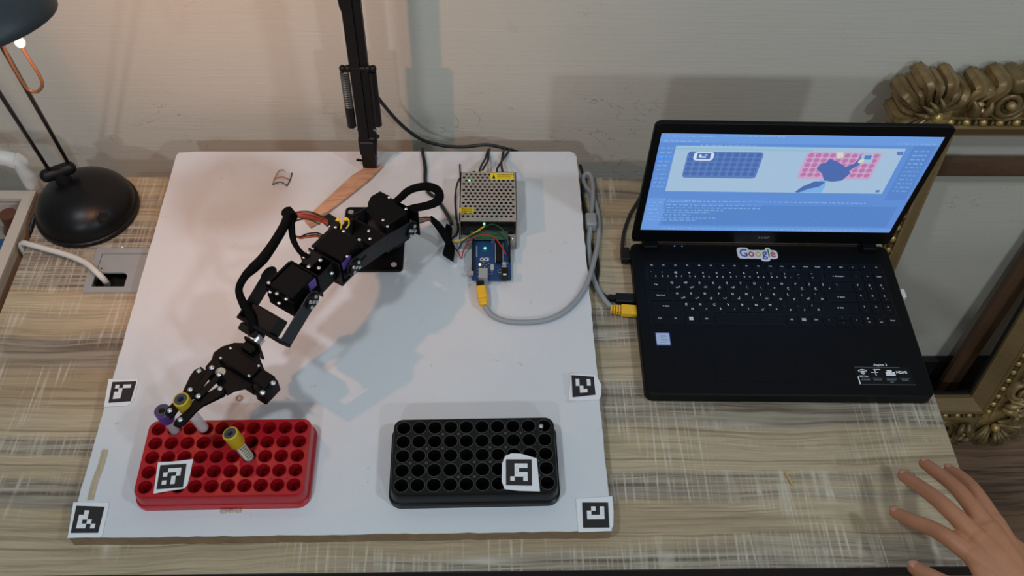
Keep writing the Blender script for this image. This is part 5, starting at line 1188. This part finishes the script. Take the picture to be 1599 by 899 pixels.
mb = MB(ML); scr_poly(mb, lp([(690, 222), (750, 222), (735, 255), (680, 255)]), 0.0036); scr_poly(mb, lp([(955, 190), (1010, 190), (1000, 220), (955, 220)]), 0.0036); scr_poly(mb, lp([(780, 508), (815, 508), (805, 528), (775, 528)]), 0.0036); part(mb, 'small_tag_picture', 'scr_rack')
mb = MB(ML)
for l in ([(455, 200), (510, 195), (515, 235), (465, 250)], [(640, 260), (690, 250), (670, 280), (630, 285)]): scr_poly(mb, lp(l), 0.0036)
part(mb, 'tube_picture', 'scr_cream')
# unreadable rows of small type
def type_rows(name, rows, m, h=0.0016):
    mb = MB(ML)
    for x0, x1, y in rows:
        x = x0
        while x < x1:
            wd = random.uniform(0.002, 0.007); scr_poly(mb, R4(x, min(x+wd, x1), y, y+h), 0.0037); x += wd+random.uniform(0.0012, 0.003)
    part(mb, name, m)
rows = []
for (x0, y0_, x1) in ((215, 605, 385), (212, 632, 1000), (212, 655, 990), (175, 675, 680), (170, 693, 570), (165, 713, 410), (155, 738, 620), (150, 757, 450)):
    a = LD(1000+x0*240/1269, 200+y0_*170/899); b = LD(1000+x1*240/1269, 200+y0_*170/899); rows.append((a[0], b[0], a[1]))
type_rows('console_text', rows, 'scr_text')
type_rows('menu_text', [(0.016, 0.075, 0.2170), (0.085, 0.16, 0.2185), (0.014, 0.060, 0.2085), (0.060, 0.130, 0.2020), (0.30, 0.350, 0.2090)], 'scr_text')
type_rows('bar_text', [(0.012, 0.032, 0.092), (0.014, 0.030, 0.085), (0.013, 0.027, 0.078), (0.016, 0.031, 0.070), (0.013, 0.030, 0.063), (0.012, 0.030, 0.056), (0.040, 0.32, 0.0370), (0.030, 0.075, 0.097), (0.06, 0.30, 0.0955)], 'scr_text')
type_rows('editor_text', [(0.326, 0.346, 0.196-0.0075*k) for k in range(11)], 'scr_text')
type_rows('file_list', [(0.0125, 0.028, 0.196-0.008*k) for k in range(10)], 'scr_text')
part(scr_poly(MB(ML), R4(0.0110, 0.0300, 0.1755, 0.1815), 0.0034), 'selected_file', 'scr_sel')
dg = tag(MB(T(LX, LY, 0) @ RZ(LA) @ T(0.363, 0.1680, 0.010)).rbox(0.0004, 0.0085, -0.0070, 0.0070, -0.0035, 0.0040, 0.0012, 0.0008).build('usb_dongle', 'trolley_white'), 'tiny white USB dongle sticking out of the laptop right side', 'usb dongle')

# ------------------------------------------------------------------ hand
h6 = lambda x, y, z: at(1370+x*229/940, 680+y*219/899, z)
def capsule_chain(mb, pts, rad, n=14):
    pts = [V3(p_) for p_ in pts]
    mb.tube(pts, rad, n, k=5)
    for p_, r_ in ((pts[0], rad[0]), (pts[-1], rad[-1])): mb.sph(p_, r_*0.98, nu=14, nv=10)
hb = MB()
HAND = {'index': ([(112, 492, .052), (215, 540, .066), (345, 592, .082), (455, 655, .094), (600, 760, .098)], [0.0066, 0.0078, 0.0084, 0.0092, 0.0108]),
        'middle': ([(165, 256, .050), (270, 325, .068), (380, 405, .086), (490, 505, .098), (640, 655, .103)], [0.0068, 0.0080, 0.0086, 0.0094, 0.0110]),
        'ring': ([(300, 176, .052), (395, 245, .068), (500, 330, .084), (590, 435, .096), (705, 590, .102)], [0.0066, 0.0076, 0.0082, 0.0090, 0.0106]),
        'little': ([(455, 216, .050), (520, 250, .062), (590, 310, .076), (655, 395, .088), (745, 545, .096)], [0.0058, 0.0066, 0.0072, 0.0080, 0.0098]),
        'thumb': ([(235, 845, .066), (300, 885, .072), (385, 930, .080), (500, 985, .086), (650, 1010, .090)], [0.0074, 0.0090, 0.0096, 0.0112, 0.0140])}
for nm, (pp, rr) in HAND.items(): capsule_chain(hb, [h6(*p_) for p_ in pp], rr)
wrist = h6(1010, 1080, .108)
for nm, r_ in (('index', 0.0115), ('middle', 0.0120), ('ring', 0.0118), ('little', 0.0105)):
    k_ = h6(*HAND[nm][0][-1]); hb.tube([k_, k_.lerp(wrist, 0.5)+V3((0, 0, 0.002)), k_.lerp(wrist, 0.97)], [r_, r_*1.2, r_*1.35], 14)
kI, kL = h6(*HAND['index'][0][-1]), h6(*HAND['little'][0][-1])
pc = (kI+kL)/2*0.55+wrist*0.45
ax = (wrist-(kI+kL)/2).normalized(); sd = (kL-kI).normalized(); nz_ = ax.cross(sd).normalized(); sd = nz_.cross(ax)
Mo = Matrix((ax, sd, nz_)).transposed().to_4x4()
hb.sph(pc, 0.045, 0.036, 0.0135, 18, 12, M=Mo)
hb.tube([h6(640, 1000, .092), pc], [0.0135, 0.0135], 14, smooth=False)
fore = wrist+(wrist-pc).normalized()*0.24+V3((0.02, -0.05, 0.0))
hb.tube([pc.lerp(wrist, 0.7), wrist, wrist.lerp(fore, 0.3), wrist.lerp(fore, 0.7), fore], [0.024, 0.023, 0.026, 0.034, 0.038], 18, flat=0.78, up=(0, 0, 1))
person = hb.build('person', 'skin', None, 0)
rm = person.modifiers.new('remesh', 'REMESH'); rm.mode = 'VOXEL'; rm.voxel_size = 0.0016; rm.use_smooth_shade = True
sm_ = person.modifiers.new('smooth', 'SMOOTH'); sm_.factor = 0.5; sm_.iterations = 5
tag(person, 'bare right hand with spread fingers reaching over the desk corner', 'person')
for nm, (pp, rr) in HAND.items():
    a = h6(*pp[0]); b = h6(*pp[1]); d = (b-a).normalized(); s_ = d.cross(V3((0, 0, 1))).normalized(); u_ = s_.cross(d).normalized()
    c0 = a+d*0.0005+u_*(rr[0]*0.80); Mn = Matrix((d, s_, u_)).transposed().to_4x4()
    MB().sph(c0, 0.0062, rr[0]*0.70, 0.0016, 12, 8, M=Mn).build('fingernail', 'nail', person)
